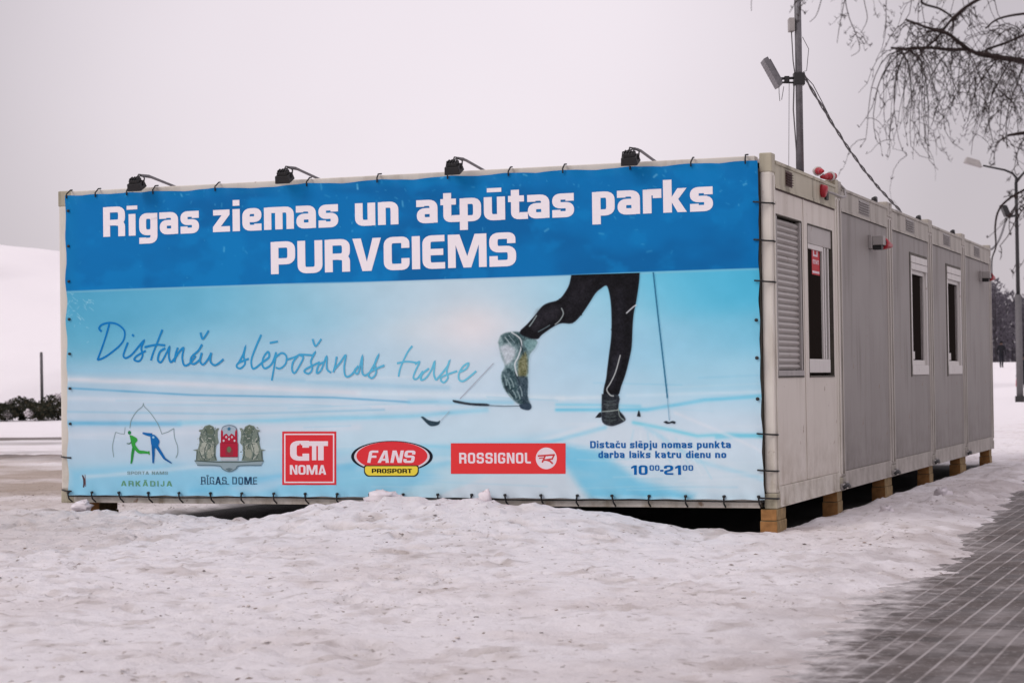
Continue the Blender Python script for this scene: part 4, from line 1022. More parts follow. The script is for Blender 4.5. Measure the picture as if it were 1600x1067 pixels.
# park emblem: leaf outline, green runner, blue skater
I = Ink(); E4 = lambda p: (160+p[0]/6.154, 620+p[1]/6.154)
def es(pts, w_, c_, sm=True): I.stroke([E4(p) for p in pts], w_, c_, False, sm)
def ep(pts, c_, sm=False):
    q = [E4(p) for p in pts]; I.poly(spline(q+[q[0]], 3)[:-1] if sm else q, c_)
LEAF = (132, 158, 162)
es([(110,578),(98,480),(112,400),(128,338)], 1.2, LEAF); es([(128,338),(170,352),(212,356),(220,290)], .9, LEAF, False); es([(265,300),(280,220),(330,140),(385,92),(395,62),(405,92),(460,150),(510,220),(545,280),(572,356)], 1.2, LEAF)
es([(572,356),(632,336),(688,302)], 1.1, LEAF, False); es([(688,302),(695,390),(722,470),(725,540),(708,585)], 1.2, LEAF)
GR, BLU = (52, 158, 66), (18, 104, 172)
I.ell(*E4((262, 343)), 2.6, 3.0, (40, 130, 78), 14); ep([(262,366),(290,372),(330,395),(338,420),(318,445),(318,480),(290,484),(276,430)], GR, True)
es([(282,430),(262,448),(236,446)], [2, 1.6, 1.2], (70, 110, 90)); es([(305,475),(292,540),(284,610),(276,640)], [5.5, 4.5, 2.4], (44, 140, 66)); es([(310,476),(350,524),(400,530),(452,536)], [5.5, 5, 3], GR); es([(450,520),(452,556)], 2, (80, 160, 70))
es([(388,346),(430,358),(480,366)], [2.5, 4.5, 6], BLU); ep([(462,372),(500,362),(545,410),(548,445),(520,490),(478,484)], BLU, True); I.ell(*E4((492,388)), 1.8, 1.8, (150, 195, 220), 10)
es([(490,470),(492,550),(490,636)], [6, 5, 2.6], (16, 96, 160)); es([(522,470),(560,530),(600,592)], [6, 5, 4], BLU); es([(600,592),(640,618),(668,636)], [3.5, 2.5, 1.5], (20, 90, 150))
I.done('park_emblem'); I = Ink()
xa, za = Bp(*E4((240, 745))); xb, _ = Bp(*E4((632, 745)))
text(I, 'SPORTA NAMS', xa, xb, za, .026, (120, 152, 158), 14, .75)
I.done('emblem_lettering'); I = Ink()
xa, za = Bp(*E4((180, 856))); xb, _ = Bp(*E4((672, 856)))
text(I, 'ARKĀDIJA', xa, xb, za, .043, (98, 152, 120), 26, .8)
I.done('emblem_lettering')
# city arms with two lions
I = Ink(); GG, GD, GLt = (118, 132, 122), (72, 90, 86), (166, 174, 162)
def lion(mx_):
    X_ = (lambda p: (p[0], p[1])) if not mx_ else (lambda p: (2445-p[0], p[1]))
    Q = lambda pts, c_, sm=True: ep([X_(p) for p in pts], c_, sm)
    Q([(985,280),(1030,266),(1070,285),(1085,320),(1105,300),(1125,300),(1110,335),(1110,380),(1120,440),(1095,470),(1090,560),(1105,610),(1060,620),(900,620),(905,520),(870,512),(920,500),(935,440),(930,400),(950,340),(928,330),(930,318),(965,310)], GG, False)
    Q([(1000,285),(1040,275),(1075,320),(1060,360),(1010,350),(985,320)], (98, 112, 98)); Q([(1010,365),(1070,370),(1090,430),(1050,440),(1000,420)], (92, 108, 98)); Q([(960,440),(1010,440),(1000,520),(950,560),(940,500)], GLt); Q([(1030,480),(1075,470),(1070,560),(1020,590),(1005,540)], (150, 158, 144))
    for pts in ([(950,345),(940,400),(965,440)], [(935,520),(960,590)], [(1010,440),(985,520),(1000,600)], [(1085,440),(1075,520),(1090,600)], [(985,300),(1005,340),(1000,370)], [(1060,300),(1080,340),(1062,380)], [(915,520),(905,600)], [(1030,450),(1040,480),(1020,500)]):
        es([X_(p) for p in pts], 1.3, GD)
    for pts in ([(955,395),(975,430)], [(1045,455),(1060,470)], [(965,570),(990,590)], [(1020,395),(1050,400)]): es([X_(p) for p in pts], 1.1, (190, 196, 186))
lion(False); lion(True)
ep([(890,615),(1550,615),(1530,655),(1320,655),(1290,690),(1222,718),(1155,690),(1120,655),(915,655)], (140, 160, 166)); es([(890,612),(1110,625),(1335,625),(1555,612)], 1.6, GD); es([(915,655),(1120,660),(1160,692),(1222,716),(1285,692),(1320,660),(1530,655)], 1.2, (86, 112, 122))
ep([(1185,690),(1222,680),(1260,690),(1222,716)], (96, 116, 122)); ep([(1140,578),(1305,578),(1305,612),(1140,612)], (176, 184, 190))
ep([(1148,320),(1160,288),(1222,270),(1284,288),(1296,320),(1290,400),(1155,400)], (160, 178, 190), True); es([(1150,320),(1165,288),(1222,272),(1280,288),(1295,320)], 1.2, (100, 116, 130)); ep([(1222,284),(1230,298),(1246,302),(1232,312),(1236,328),(1222,318),(1208,328),(1212,312),(1198,302),(1214,298)], (52, 112, 142))
RD = (168, 34, 58)
ep([(1135,575),(1135,440),(1143,440),(1143,330),(1152,310),(1165,335),(1165,380),(1180,360),(1200,352),(1220,380),(1242,352),(1262,360),(1278,380),(1280,335),(1290,310),(1300,330),(1300,440),(1307,440),(1307,575)], RD)
for (p) in ((1170,420),(1222,405),(1275,420),(1195,385),(1250,385)): I.ell(*E4(p), 1.5, 1.8, (196, 190, 198), 10)
ep([(1190,560),(1190,500),(1222,470),(1255,500),(1255,560)], (140, 50, 62), True); I.ell(*E4((1222, 505)), 3.2, 4.6, (104, 112, 84), 14); es([(1150,440),(1295,440)], .8, (120, 26, 44)); es([(1140,576),(1304,576)], 1, (110, 30, 44))
for mx_ in (0, 1):
    for k_ in range(70):
        x_ = random.uniform(925, 1100); y_ = random.uniform(285, 605); a_ = random.uniform(0, 3.1); ln = random.uniform(6, 20)
        xx = 2445-x_ if mx_ else x_
        es([(xx, y_), (xx+ln*math.cos(a_), y_+ln*math.sin(a_))], random.uniform(.6, 1.2), random.choice([(66, 84, 80), (84, 100, 92), (176, 184, 174), (150, 160, 150)]), False)
I.done('city_arms'); I = Ink()
xa, za = Bp(*E4((948, 838))); xb, _ = Bp(*E4((1490, 838)))
text(I, 'RĪGAS DOME', xa, xb, za, .060, (38, 66, 96), 18, .62, 0, 8)
for i in range(9):
    xx = 952+i*62
    if i != 5: es([(xx-9, 838), (xx+22, 838)], .9, (60, 88, 114), False)
I.done('arms_lettering')
# square red rental sign
I = Ink(); T3 = lambda p: (80+p[0]/2.963, 600+p[1]/2.963)
def rect(f, x0, y0, x1, y1, c_): I.poly([f((x0, y0)), f((x1, y0)), f((x1, y1)), f((x0, y1))], c_)
RED = (214, 50, 58); CW = (228, 216, 222)
rect(T3, 1070, 219, 1320, 466, RED); rect(T3, 1079, 229, 1311, 457, CW); rect(T3, 1085, 235, 1305, 451, RED)
def tl(txt, f, x0, x1, yb, yt, c_, **kw):
    xa, za = Bp(*f((x0, yb))); xb, _ = Bp(*f((x1, yb))); _, zt = Bp(*f((x0, yt))); text(I, txt, xa, xb, za, zt-za, c_, **kw)
tl('C', T3, 1110, 1192, 352, 264, CW, weight=1.25, rad=30); rect(T3, 1178, 264, 1282, 286, CW); rect(T3, 1208, 286, 1228, 352, CW); rect(T3, 1236, 286, 1262, 352, CW); rect(T3, 1150, 276, 1156, 300, RED)
tl('NOMA', T3, 1106, 1274, 418, 374, CW)
I.done('square_logo')
# oval logo
I = Ink(); F4 = lambda p: (530+p[0]/4.324, 640+p[1]/4.324)
def fe(cx, cy, rx, ry, c_): I.ell(*F4((cx, cy)), rx/4.324, ry/4.324, c_, 56)
fe(357, 316, 276, 106, (20, 26, 36)); fe(357, 316, 255, 101, (210, 206, 214)); fe(357, 312, 240, 97, (216, 54, 60))
def tab(g, c_):
    q = rounded([(172-g, 378-g), (534+g, 378-g), (534+g, 425+g), (515+g, 447+g), (192-g, 447+g), (172-g, 425+g)], 14, True); I.poly([F4(p) for p in q], c_)
tab(4, (38, 44, 44)); tab(-3, (232, 212, 72))
tl('FANS', F4, 190, 505, 358, 275, CW, slant=.22, weight=1.0, rad=12); tl('PROSPORT', F4, 222, 492, 427, 398, (22, 20, 18), weight=1.15, gap=12)
I.done('oval_logo')
# long red logo
I = Ink(); rect(F4, 755, 226, 1530, 432, (222, 58, 60))
tl('ROSSIGNOL', F4, 812, 1296, 362, 290, CW, weight=1.0, gap=16); rect(F4, 1118, 282, 1122, 284, (222, 58, 60))
fe(1400, 328, 71, 73, (226, 214, 220))
for pts, w_ in (([(1342,312),(1458,304)], 2.6), ([(1452,306),(1440,332),(1385,340)], 2.4), ([(1392,312),(1372,356)], 2.6), ([(1398,338),(1424,346),(1444,364)], 2.6), ([(1350,328),(1380,324)], 1.6)): I.stroke([F4(p) for p in pts], w_, (200, 62, 66), False, False)
I.done('long_logo')
# opening hours
N5 = lambda p: (880+p[0]/4.21, 620+p[1]/4.21); NB = (0, 96, 166)
def words(line, xs, yb, yt):
    global I
    for w_, (x0, x1) in zip(line.split(), xs):
        I = Ink(); tl(w_, N5, x0, x1, yb, yt, NB, gap=14, weight=1.0); I.done('notice_word')
words('Distaču slēpju nomas punkta', [(178, 412), (440, 618), (648, 850), (880, 1103)], 336, 290)
words('darba laiks katru dienu no', [(232, 404), (436, 574), (606, 776), (808, 970), (1000, 1073)], 401, 355)
I = Ink()
tl('10', N5, 448, 556, 511, 449, NB, gap=14); tl('00', N5, 568, 634, 484, 448, NB, gap=14, weight=.9); rect(N5, 638, 478, 660, 490, NB)
tl('21', N5, 664, 776, 511, 449, NB, gap=14); tl('00', N5, 786, 856, 484, 448, NB, gap=14, weight=.9)
I.done('opening_hours')
# worn spot low at the left
I = Ink(); I.stroke([(129, 742), (132, 752), (130, 764)], [2.0, 4.5, 1.5], (78, 62, 66)); I.stroke([(133, 741), (134, 760)], [1, 2, 1], (120, 70, 70)); I.done('worn_patch')
# lacing
def tie(pts, r_=.006): 
    s = MB(); s.tube(pts, r_, 6); s.build('tie', M['black'], banner, banner)
for x_ in bx_[[True]*len(bx_)]:
    d_ = random.uniform(-.012, .012)
    s = MB(); s.tube([(x_, BY-.016, .098), (x_, BY-.012, .088)], [.013, .013], 8); s.tube([(x_, BY-.014, .10), (x_+d_*.5, BY-.018, .072), (x_+d_, BY-.006, .040), (x_+d_, BY+.045, .012)], .0065, 6); s.build('tie', M['black'], banner, banner)
for x_ in tx:
    tie([(x_, BY-.012, 2.520), (x_, BY-.014, 2.555), (x_+random.uniform(-.01, .01), BY+.035, 2.592), (x_, .02, 2.597)], .006)
for i, z_ in enumerate(tzr):
    if ties_r[i] in (500, 559, 623): s = MB(); s.tube([(X1-.035, BY-.016, z_), (X1-.035, BY-.002, z_)], [.013, .013], 8); s.build('eyelet', M['dark'], banner, banner); continue
    tie([(X1-.045, BY-.010, z_+.004), (X1-.01, BY-.012, z_+.001), (X1+.035, BY+.035, z_-.004), (L+.012, -.004, z_-.007), (L+.010, .05, z_-.008)], .007)
for i, z_ in enumerate(tzl):
    if ties_l[i] in (330, 385, 440, 499, 553, 607, 662): s = MB(); s.tube([(X0+.035, BY-.016, z_), (X0+.035, BY-.002, z_)], [.011, .011], 8); s.build('eyelet', M['dark'], banner, banner); continue
    tie([(X0+.04, BY-.010, z_), (X0-.02, BY-.004, z_+.003), (.02, -.004, z_+.006), (-.006, .02, z_+.006)], .007)
s = MB(); s.tube([(q, BY+.012+.004*math.sin(q*9), .058+.004*math.sin(q*4.1)) for q in np.linspace(X0, X1, 60)], .006, 6); s.build('lacing_cord', M['black'], banner, banner)

# ------------------------------------------------------------------ floodlights over the banner
def floodlight(x):
    t = empty('floodlight', (x, 0, 2.60), None, 'lamp', 'floodlights over the banner')
    yl, zl = -.17, 2.585
    ax = np.array([1., 0, 0]); n_ = np.array([0, .45, -.9]); n_ /= np.linalg.norm(n_); b_ = np.cross(n_, ax)
    s = MB(); c0 = np.array([x, yl, zl])
    s.obox(c0, ax*.056, b_*.045, n_*.030, taper=1.15); s.obox(c0-n_*.042, ax*.042, b_*.034, n_*.014)
    for i in range(4): s.obox(c0-n_*.062+ax*(i-1.5)*.022, ax*.003, b_*.030, n_*.008)
    h = s.build('housing', M['black'], t, t, .004)
    s = MB(); s.obox(c0+n_*.031, ax*.055, b_*.044, n_*.002); s.build('lens', M['lens'], h, t)
    s = MB(); s.tube([c0+ax*.064, c0+ax*.064+np.array([0, .02, .06]), c0+np.array([.02, .05, .085]), c0-ax*.064+np.array([0, .02, .06]), c0-ax*.064], .006, 6); s.build('bracket', M['dark'], t, t)
    s = MB(); s.tube([c0+np.array([.02, .05, .085]), c0+np.array([.02, .20, .085]), (x+.02, .42, 2.625), (x+.02, .60, 2.60)], .011, 8); s.build('arm', M['steel'], t, t)
    s = MB(); s.box(x-.03, x+.07, .50, .64, 2.574, 2.600); s.build('base_plate', M['steel'], t, t, .003)
    s = MB(); s.tube([c0+np.array([-.02, .02, .05]), c0+np.array([-.03, .09, .10]), c0+np.array([.0, .2, .10]), (x+.0, .4, 2.64), (x+.01, .55, 2.61)], .006, 6); s.build('lead', M['cable'], t, t)
    return t
fx0 = on_y(213, 288, -.17)[0]
f0 = floodlight(fx0); tag(f0, 'black floodlight on the roof edge above the word Rigas, leftmost of four')
for px, lb in ((444, 'black floodlight on the roof edge above the word ziemas'), (709, 'black floodlight on the roof edge above the first letters of atputas'), (985, 'black floodlight on the roof edge above the word parks')):
    o = copy_tree(f0); o.location.x = on_y(px, 268, -.17)[0]; o['label'] = lb

# ------------------------------------------------------------------ mast with antennas on the roof
MX, MY = 5.84, 1.98
def mz(py): return at_depth(1250, py, 17.05)[2]
t = empty('antenna_mast', (MX, MY, 2.57), 'grey steel mast on the container roof carrying a flat tilted antenna', 'mast')
s = MB(); s.tube([(MX, MY, 2.575), (MX, MY, 5.2)], [.030, .028], 12); s.build('pole', M['steel'], t, t)
s = MB(); s.box(MX-.10, MX+.10, MY-.10, MY+.10, 2.577, 2.589); s.build('foot', M['steel'], t, t, .003)
za_ = mz(123)
r_ = RT.copy(); r_[2] = 0; r_ /= np.linalg.norm(r_); g_ = np.array([-r_[1], r_[0], 0]); c0 = np.array([MX, MY, za_])
s = MB(); s.tube([c0-r_*.02+np.array([0,0,.01]), c0-r_*.17+np.array([0,0,.005])], .012, 8); s.tube([c0-r_*.02-np.array([0,0,.03]), c0-r_*.17-np.array([0,0,.025])], .009, 8)
s.obox(c0, r_*.045, g_*.045, np.array([0, 0, .05])); s.obox(c0-r_*.10, r_*.02, g_*.02, np.array([0, 0, .025])); s.build('antenna_arm', M['dark'], t, t, .003)
pb = c0-r_*.165+np.array([0, 0, -.06]); pt = c0-r_*.285+np.array([0, 0, .165]); d_ = (pt-pb); ln = np.linalg.norm(d_); d_ /= ln; nn = np.cross(d_, g_)
s = MB(); cc = (pb+pt)/2
s.obox(cc, nn*.020, g_*.11, d_*ln/2); s.obox(cc-nn*.026, nn*.010, g_*.085, d_*ln/2*.8)
for i in range(9): s.obox(cc+nn*.0205+d_*(i-4)*ln/10, nn*.0012, g_*.108, d_*.003)
s.build('panel_antenna', M['steel'], t, t, .004)
s = MB(); s.tube([pb, pb+np.array([0, 0, -.05])-r_*.0, pb+np.array([0, 0, -.12])+r_*.005], .003, 5); s.tube([pb+r_*.04, pb+r_*.02+np.array([0, 0, -.11])], .003, 5); s.build('antenna_lead', M['cablegrey'], t, t)
zb_ = mz(38)
s = MB(); cb_ = np.array([MX, MY, zb_])-r_*.055; s.obox(cb_, r_*.024, g_*.05, np.array([0, 0, .055])); s.build('radio_box', M['greyplastic'], t, t, .006)
s = MB()
s.tube([c0-r_*.04+np.array([0, 0, -.02]), c0-r_*.05+np.array([0, 0, -.25]), c0-r_*.03+np.array([0, 0, -.6]), c0-r_*.033+np.array([0, 0, za_*0-1.2])], .006, 6)
s.tube([cb_-np.array([0, 0, .055]), cb_+r_*.01-np.array([0, 0, .3]), c0-r_*.033+np.array([0, 0, .05])], .005, 6)
s.tube([cb_+r_*.09+np.array([0, 0, -.1]), cb_+r_*.14+np.array([0, 0, -.2]), cb_+r_*.12+np.array([0, 0, -.38]), c0+r_*.035+np.array([0, 0, .06])], .003, 5)
s.tube([c0-r_*.08, c0-r_*.095+np.array([0, 0, -.7]), c0-r_*.09+np.array([0, 0, -1.25])], .0025, 5)
s.build('mast_lead', M['cablegrey'], t, t)
# stay cable down to the far roof edge
A_ = np.array([MX+.03, MY, mz(114)]); B_ = np.array([5.98, 5.98, 2.60])
s = MB(); k_ = 40
def stay(ph, rr):
    out = []
    for i in range(k_+1):
        u = i/k_; p = A_*(1-u)+B_*u; p = p+np.array([0, 0, -.10*math.sin(math.pi*u)])
        out.append(p+rr*np.array([math.cos(ph+u*40), 0, math.sin(ph+u*40)]))
    return out
s.tube(stay(0, .008), .008, 6); s.tube(stay(math.pi, .008), .006, 6)
s.tube([A_, A_*.93+B_*.07+np.array([.02, 0, .0]), A_*.85+B_*.15+np.array([.015, 0, -.03]), A_*.72+B_*.28+np.array([0, 0, -.075])], .004, 5)
tag(s.build('stay_cable', M['cablegrey'], None), 'twisted cable running from the mast down to the container roof edge', 'cable')

# ------------------------------------------------------------------ far street lamp
def gz(p): return float(height(np.array([p[0]]), np.array([p[1]]), False)[0])
LD = 75.0
lb_ = at_depth(1594, 628, LD); lx, ly = lb_[0], lb_[1]; lz = gz(lb_)
t = empty('street_lamp', (lx, ly, lz), 'tall grey street lamp with two curved arms beyond the far end of the containers', 'street lamp')
def ld(px, py): return at_depth(px, py, LD)
top = ld(1590, 285)[2]
s = MB(); s.tube([(lx, ly, lz-.1), (lx, ly, ld(1592, 460)[2])], [.125, .115], 12); s.build('base_section', M['cablegrey'], t, t)
s = MB(); s.tube([(lx, ly, ld(1592, 460)[2]), (lx, ly, top)], [.075, .06], 10); s.build('pole', M['dark'], t, t)
s = MB(); s.box(lx-.16, lx+.16, ly-.16, ly+.16, lz-.02, lz+.22); s.build('plinth', M['dark'], t, t, .02)
p0 = np.array([lx, ly, top]); e1 = ld(1536, 259)
s = MB(); s.tube([p0, ld(1588, 278), ld(1582, 271), ld(1570, 266), e1], [.055, .05, .045, .04, .035], 8); s.build('arm', M['dark'], t, t)
s = MB(); s.obox(ld(1520, 253.5), ld(1534, 257.5)-ld(1520, 253.5), FW*.16, UP*.12, taper=.7); s.build('lamp_head', M['greyplastic'], t, t, .03)
s = MB(); s.tube([p0, ld(1593, 278), ld(1600, 270), ld(1625, 262), ld(1650, 256)], [.055, .05, .045, .04, .035], 8); s.build('arm', M['dark'], t, t)
s = MB(); s.obox(ld(1664, 252), ld(1678, 249)-ld(1664, 252), FW*.16, UP*.12, taper=.7); s.build('lamp_head', M['greyplastic'], t, t, .03)
s = MB(); c0 = ld(1571, 330); dd = ld(1575, 339)-ld(1567, 321); s.obox(c0, RT*.10, FW*.18, dd*.5); s.tube([ld(1576, 339), ld(1592, 336)], .05, 6); s.tube([ld(1580, 337), ld(1587, 322)], .03, 6); s.build('side_floodlight', M['dark'], t, t)
# overhead line from the row to the lamp
A_ = np.array([L-.1, W*4+.4, 2.58]); B_ = ld(1572, 342)
s = MB(); s.tube([A_*(1-u)+B_*u+np.array([0, 0, -.55*math.sin(math.pi*u)]) for u in np.linspace(0, 1, 40)], [.012+.03*u for u in np.linspace(0, 1, 40)], 6)
tag(s.build('overhead_line', M['cablegrey'], None), 'sagging line from the far container roof to the street lamp', 'cable')

# ------------------------------------------------------------------ people far off
def person(loc, hgt, face, pose, cols, label, extra=None):
    t = empty('person', loc, label, 'person')
    k_ = hgt/1.75; c_, s_ = math.cos(face), math.sin(face)
    J = {'pel': (0, 0, .95), 'che': (0, .02, 1.25), 'nec': (0, .0, 1.47), 'hea': (0, .02, 1.60), 'top': (0, .01, 1.71)}
    for sg, nm in ((1, 'l'), (-1, 'r')):
        st = pose*sg
        J['hip'+nm] = (.09*sg, 0, .90); J['kne'+nm] = (.10*sg, .16*st+.02, .50); J['ank'+nm] = (.10*sg, .26*st-.05, .09); J['toe'+nm] = (.11*sg, .26*st+.13, .04)
        J['sho'+nm] = (.19*sg, 0, 1.40); J['elb'+nm] = (.25*sg, -.12*st-.02, 1.14); J['wri'+nm] = (.24*sg, -.18*st+.10, .93); J['han'+nm] = (.235*sg, -.18*st+.14, .84)
    rad = dict(pel=.145, che=.165, nec=.065, hea=.098, top=.07, hip=.10, kne=.068, ank=.05, toe=.045, sho=.08, elb=.058, wri=.045, han=.04)
    names = list(J); idx = {q: i for i, q in enumerate(names)}
    E = [('pel','che'),('che','nec'),('nec','hea'),('hea','top')]
    for q in 'lr': E += [('pel','hip'+q),('hip'+q,'kne'+q),('kne'+q,'ank'+q),('ank'+q,'toe'+q),('che','sho'+q),('sho'+q,'elb'+q),('elb'+q,'wri'+q),('wri'+q,'han'+q)]
    me = bpy.data.meshes.new('body'); me.from_pydata([(k_*(c_*J[q][0]-s_*J[q][1]), k_*(s_*J[q][0]+c_*J[q][1]), k_*J[q][2]) for q in names], [(idx[a_], idx[b_]) for a_, b_ in E], [])
    tmp = bpy.data.objects.new('tmp_body', me); COL.objects.link(tmp)
    sm = tmp.modifiers.new('skin', 'SKIN')
    for i, q in enumerate(names):
        r0 = rad.get(q, rad.get(q[:3])); me.skin_vertices[0].data[i].radius = (r0*k_, r0*k_)
    me.skin_vertices[0].data[0].use_root = True
    sb = tmp.modifiers.new('sub', 'SUBSURF'); sb.levels = 2; sb.render_levels = 2
    dg = bpy.context.evaluated_depsgraph_get(); dg.update()
    m2 = bpy.data.meshes.new_from_object(tmp.evaluated_get(dg)); m2.name = 'body'
    bpy.data.objects.remove(tmp)
    m2.materials.clear(); m2.materials.append(M['clothes'])
    at = m2.color_attributes.new('Col', 'FLOAT_COLOR', 'POINT'); buf = []
    for v in m2.vertices:
        z_ = v.co.z/k_
        cc = cols['skin'] if z_ > 1.50 else cols['top'] if z_ > cols.get('hem', .82) else cols['leg'] if z_ > .12 else cols['shoe']
        buf += [*cc, 1.0]
    at.data.foreach_set('color', buf); m2.polygons.foreach_set('use_smooth', [True]*len(m2.polygons))
    o = bpy.data.objects.new('body', m2); COL.objects.link(o); o.parent = t
    s = MB(); nu_, nv_ = 12, 6; vs_ = []; fs = []
    for i in range(nv_+1):
        for j in range(nu_):
            th = .5*math.pi*1.15*i/nv_; ph = 2*math.pi*j/nu_
            vs_.append((loc[0]+k_*.112*math.sin(th)*math.cos(ph), loc[1]+k_*.122*math.sin(th)*math.sin(ph), loc[2]+k_*(1.645+.115*math.cos(th))))
    for i in range(nv_):
        for j in range(nu_): fs.append((i*nu_+j, (i+1)*nu_+j, (i+1)*nu_+(j+1) % nu_, i*nu_+(j+1) % nu_))
    s.add(vs_, fs, cols['hat'], 0, True); s.build('hat', M['clothes'], t, t, 0, True)
    return t
p1 = at_depth(1565, 572, 138); p1[2] = gz(p1)
person(tuple(p1), 1.78, math.pi+.3, .8, dict(skin=(.13, .09, .075), top=(.018, .018, .022), leg=(.02, .02, .026), shoe=(.01, .01, .01), hat=(.012, .012, .014)), 'person in dark clothes walking across the snow by the far container corner')
p2 = at_depth(1598, 625, 79); p2[2] = gz(p2)
person(tuple(p2), 1.75, math.pi-.6, .5, dict(skin=(.13, .09, .075), top=(.012, .014, .02), leg=(.03, .03, .04), shoe=(.012, .012, .012), hat=(.01, .01, .012), hem=.62), 'person in a long dark coat standing half hidden behind the street lamp')
s = MB(); q = at_depth(1591.5, 597, 78.6); s.obox(q, RT*.10, FW*.05, UP*.15, taper=.85); bg_ = s.build('carrier_bag', M['red'], None)
s = MB(); s.tube([q+UP*.15-RT*.05, q+UP*.27, q+UP*.15+RT*.05], .008, 6); s.build('handle', M['red'], bg_)
tag(bg_, 'red carrier bag hanging beside the person behind the street lamp', 'bag')

# ------------------------------------------------------------------ vegetation
def leafy(name, c0, rx, ry, rz, n_, size, cols, parent, root, low=0.0):
    s = MB()
    for i in range(n_):
        while True:
            p = np.array([random.uniform(-1, 1), random.uniform(-1, 1), random.uniform(-1, 1)])
            if p @ p < 1: break
        lump_ = .75+.5*float(vnoise(np.array(p[0]*2.5+c0[0]), np.array(p[2]*2.5+p[1]*1.7), 55))
        q = np.array(c0)+p*np.array([rx, ry, rz])*lump_
        if q[2] < low: q[2] = low+random.uniform(0, .1)
        a_ = np.array([random.gauss(0, 1) for _ in range(3)]); a_ /= np.linalg.norm(a_); b_ = np.cross(a_, [random.gauss(0, 1) for _ in range(3)]); b_ /= np.linalg.norm(b_)+1e-9
        z_ = size*random.uniform(.6, 1.4)
        s.add([q-a_*z_, q+b_*z_*.4, q+a_*z_, q-b_*z_*.4], [(0, 1, 2, 3)], random.choice(cols))
    return s.build(name, M['leafcol'], parent, root, 0, True)
M['leafcol'] = colmat('foliage', .8, .15)
hl = ['dark shrub with snow on its top at the left edge of the picture', 'dark snow-dotted shrub just left of the thin post', 'dark shrub behind the thin post', 'dark low shrub hidden behind the left corner of the bannered container', 'dark shrub beyond the left edge of the hedge']
for i, (px, hw, hh) in enumerate(((6, .50, .30), (36, .50, .40), (64, .45, .33), (90, .55, .44), (-24, .5, .36))):
    q = at_depth(px, 655, 68+.5*(i % 2)); q[2] = gz(q)
    t = empty('shrub', tuple(q), hl[i], 'shrub', 'shrubs of the low hedge under the hill')
    leafy('foliage', q+np.array([0, 0, hh]), hw, .55, hh, 1500, .055, [(.035, .04, .028), (.05, .05, .032), (.02, .024, .018), (.065, .055, .035)], t, t, q[2])
    s = MB()
    for j in range(5): s.tube([q+np.array([0, 0, -.05]), q+np.array([random.uniform(-.3, .3), random.uniform(-.2, .2), hh*random.uniform(.8, 1.5)])], [.02, .006], 5)
    s.build('stems', M['bark'], t, t)
    for j in range(3 if i in (0, 4) else 1):
        a_ = random.uniform(-.7, .7)*hw
        leafy('snow_patch', q+np.array([a_, -.35*random.random()-.1, hh*random.uniform(.5, 1.7)]), .15, .16, .14, 160, .05, [(.75, .70, .72), (.66, .62, .64)], t, t, q[2])
q = at_depth(66, 622, 69); q[2] = gz(q)
s = MB(); tp = at_depth(64, 550, 69); s.tube([q+np.array([0, 0, -.1]), (q[0]-.02, q[1], tp[2]-.06), (q[0]-.02, q[1], tp[2])], [.055, .05, .042], 8)
tag(s.build('post', M['cablegrey'], None), 'thin grey post rising from the dark hedge left of the banner', 'post')

# far wood: reads as one dark mass
s = MB()
for i in range(430):
    Z_ = random.uniform(188, 250); px = 1470+random.random()**1.2*420 if i < 190 else random.choice([random.uniform(1150, 1500), random.uniform(1850, 2500)])
    q = at_depth(px, 570, Z_); q[2] = gz(q)
    h_t = random.uniform(5.6, 7.0)*(Z_/200) + (1.5 if px < 1560 else 0)
    cv = random.uniform(.8, 1.2); cc = (.112*cv, .102*cv, .122*cv)
    s.tube([q, q+np.array([random.uniform(-.3, .3), random.uniform(-.3, .3), h_t*.9])], [.12, .02], 4, 0, (.05, .045, .052))
    for j in range(300 if i < 190 else 150):
        zf = random.random()**.85; rr = 2.3*math.sqrt(random.random())*math.sqrt(max(.03, 1.02-zf*zf)); an = random.uniform(0, 6.28)
        p = q+np.array([rr*math.cos(an), rr*math.sin(an), h_t*zf]); d_ = np.array([math.cos(an)*.5, math.sin(an)*.5, random.uniform(.1, .9)])*random.uniform(.25, .55)
        w_ = np.array([random.gauss(0, 1), random.gauss(0, 1), random.gauss(0, .5)])*.085
        s.add([p-w_, p+w_, p+d_], [(0, 1, 2)], cc)
tag(s.build('distant_wood', M['leafcol'], None, None, 0, True), 'dark leafless wood along the far edge of the snowfield', 'wood', kind='stuff')

# the overhanging leafless tree: trunk right of the frame, limbs and hanging twigs in view
TD = 8.0
tb = CAM + np.array([math.sin(YAW), math.cos(YAW), 0])*8.6 + _r*4.6; tb[2] = -.2
t = empty('tree', tuple(tb), 'leafless weeping tree whose dark twigs hang into the upper right corner', 'tree')
s = MB(); th = [tb+np.array([0, 0, -.1]), tb+np.array([.03, .02, .7]), tb+np.array([-.05, .05, 2.2]), tb+np.array([-.15, 0, 3.8]), tb+np.array([-.1, .1, 5.6]), tb+np.array([0, 0, 7.4])]
s.tube(th, [.21, .165, .14, .115, .075, .03], 12); s.build('trunk', M['trunk'], t, t)
def tdp(px, py, dz=0): return at_depth(px, py, TD+dz)
limbs = []
def limb(pts, r0, r1): limbs.append((spline([tuple(p) for p in pts], 7), r0, r1))
o1 = tb+np.array([-.13, 0, 3.2]); o2 = tb+np.array([-.13, .02, 3.9]); o3 = tb+np.array([-.08, .04, 2.7])
limb([o1, tdp(1800, 150, .4), tdp(1680, 108, .2), tdp(1600, 96), tdp(1560, 90), tdp(1530, 85), tdp(1512, 77)], .017, .0075)
limb([tdp(1512, 77), tdp(1498, 66, -.05), tdp(1480, 53, -.1), tdp(1450, 44, -.1), tdp(1415, 31, -.1)], .0085, .0040)
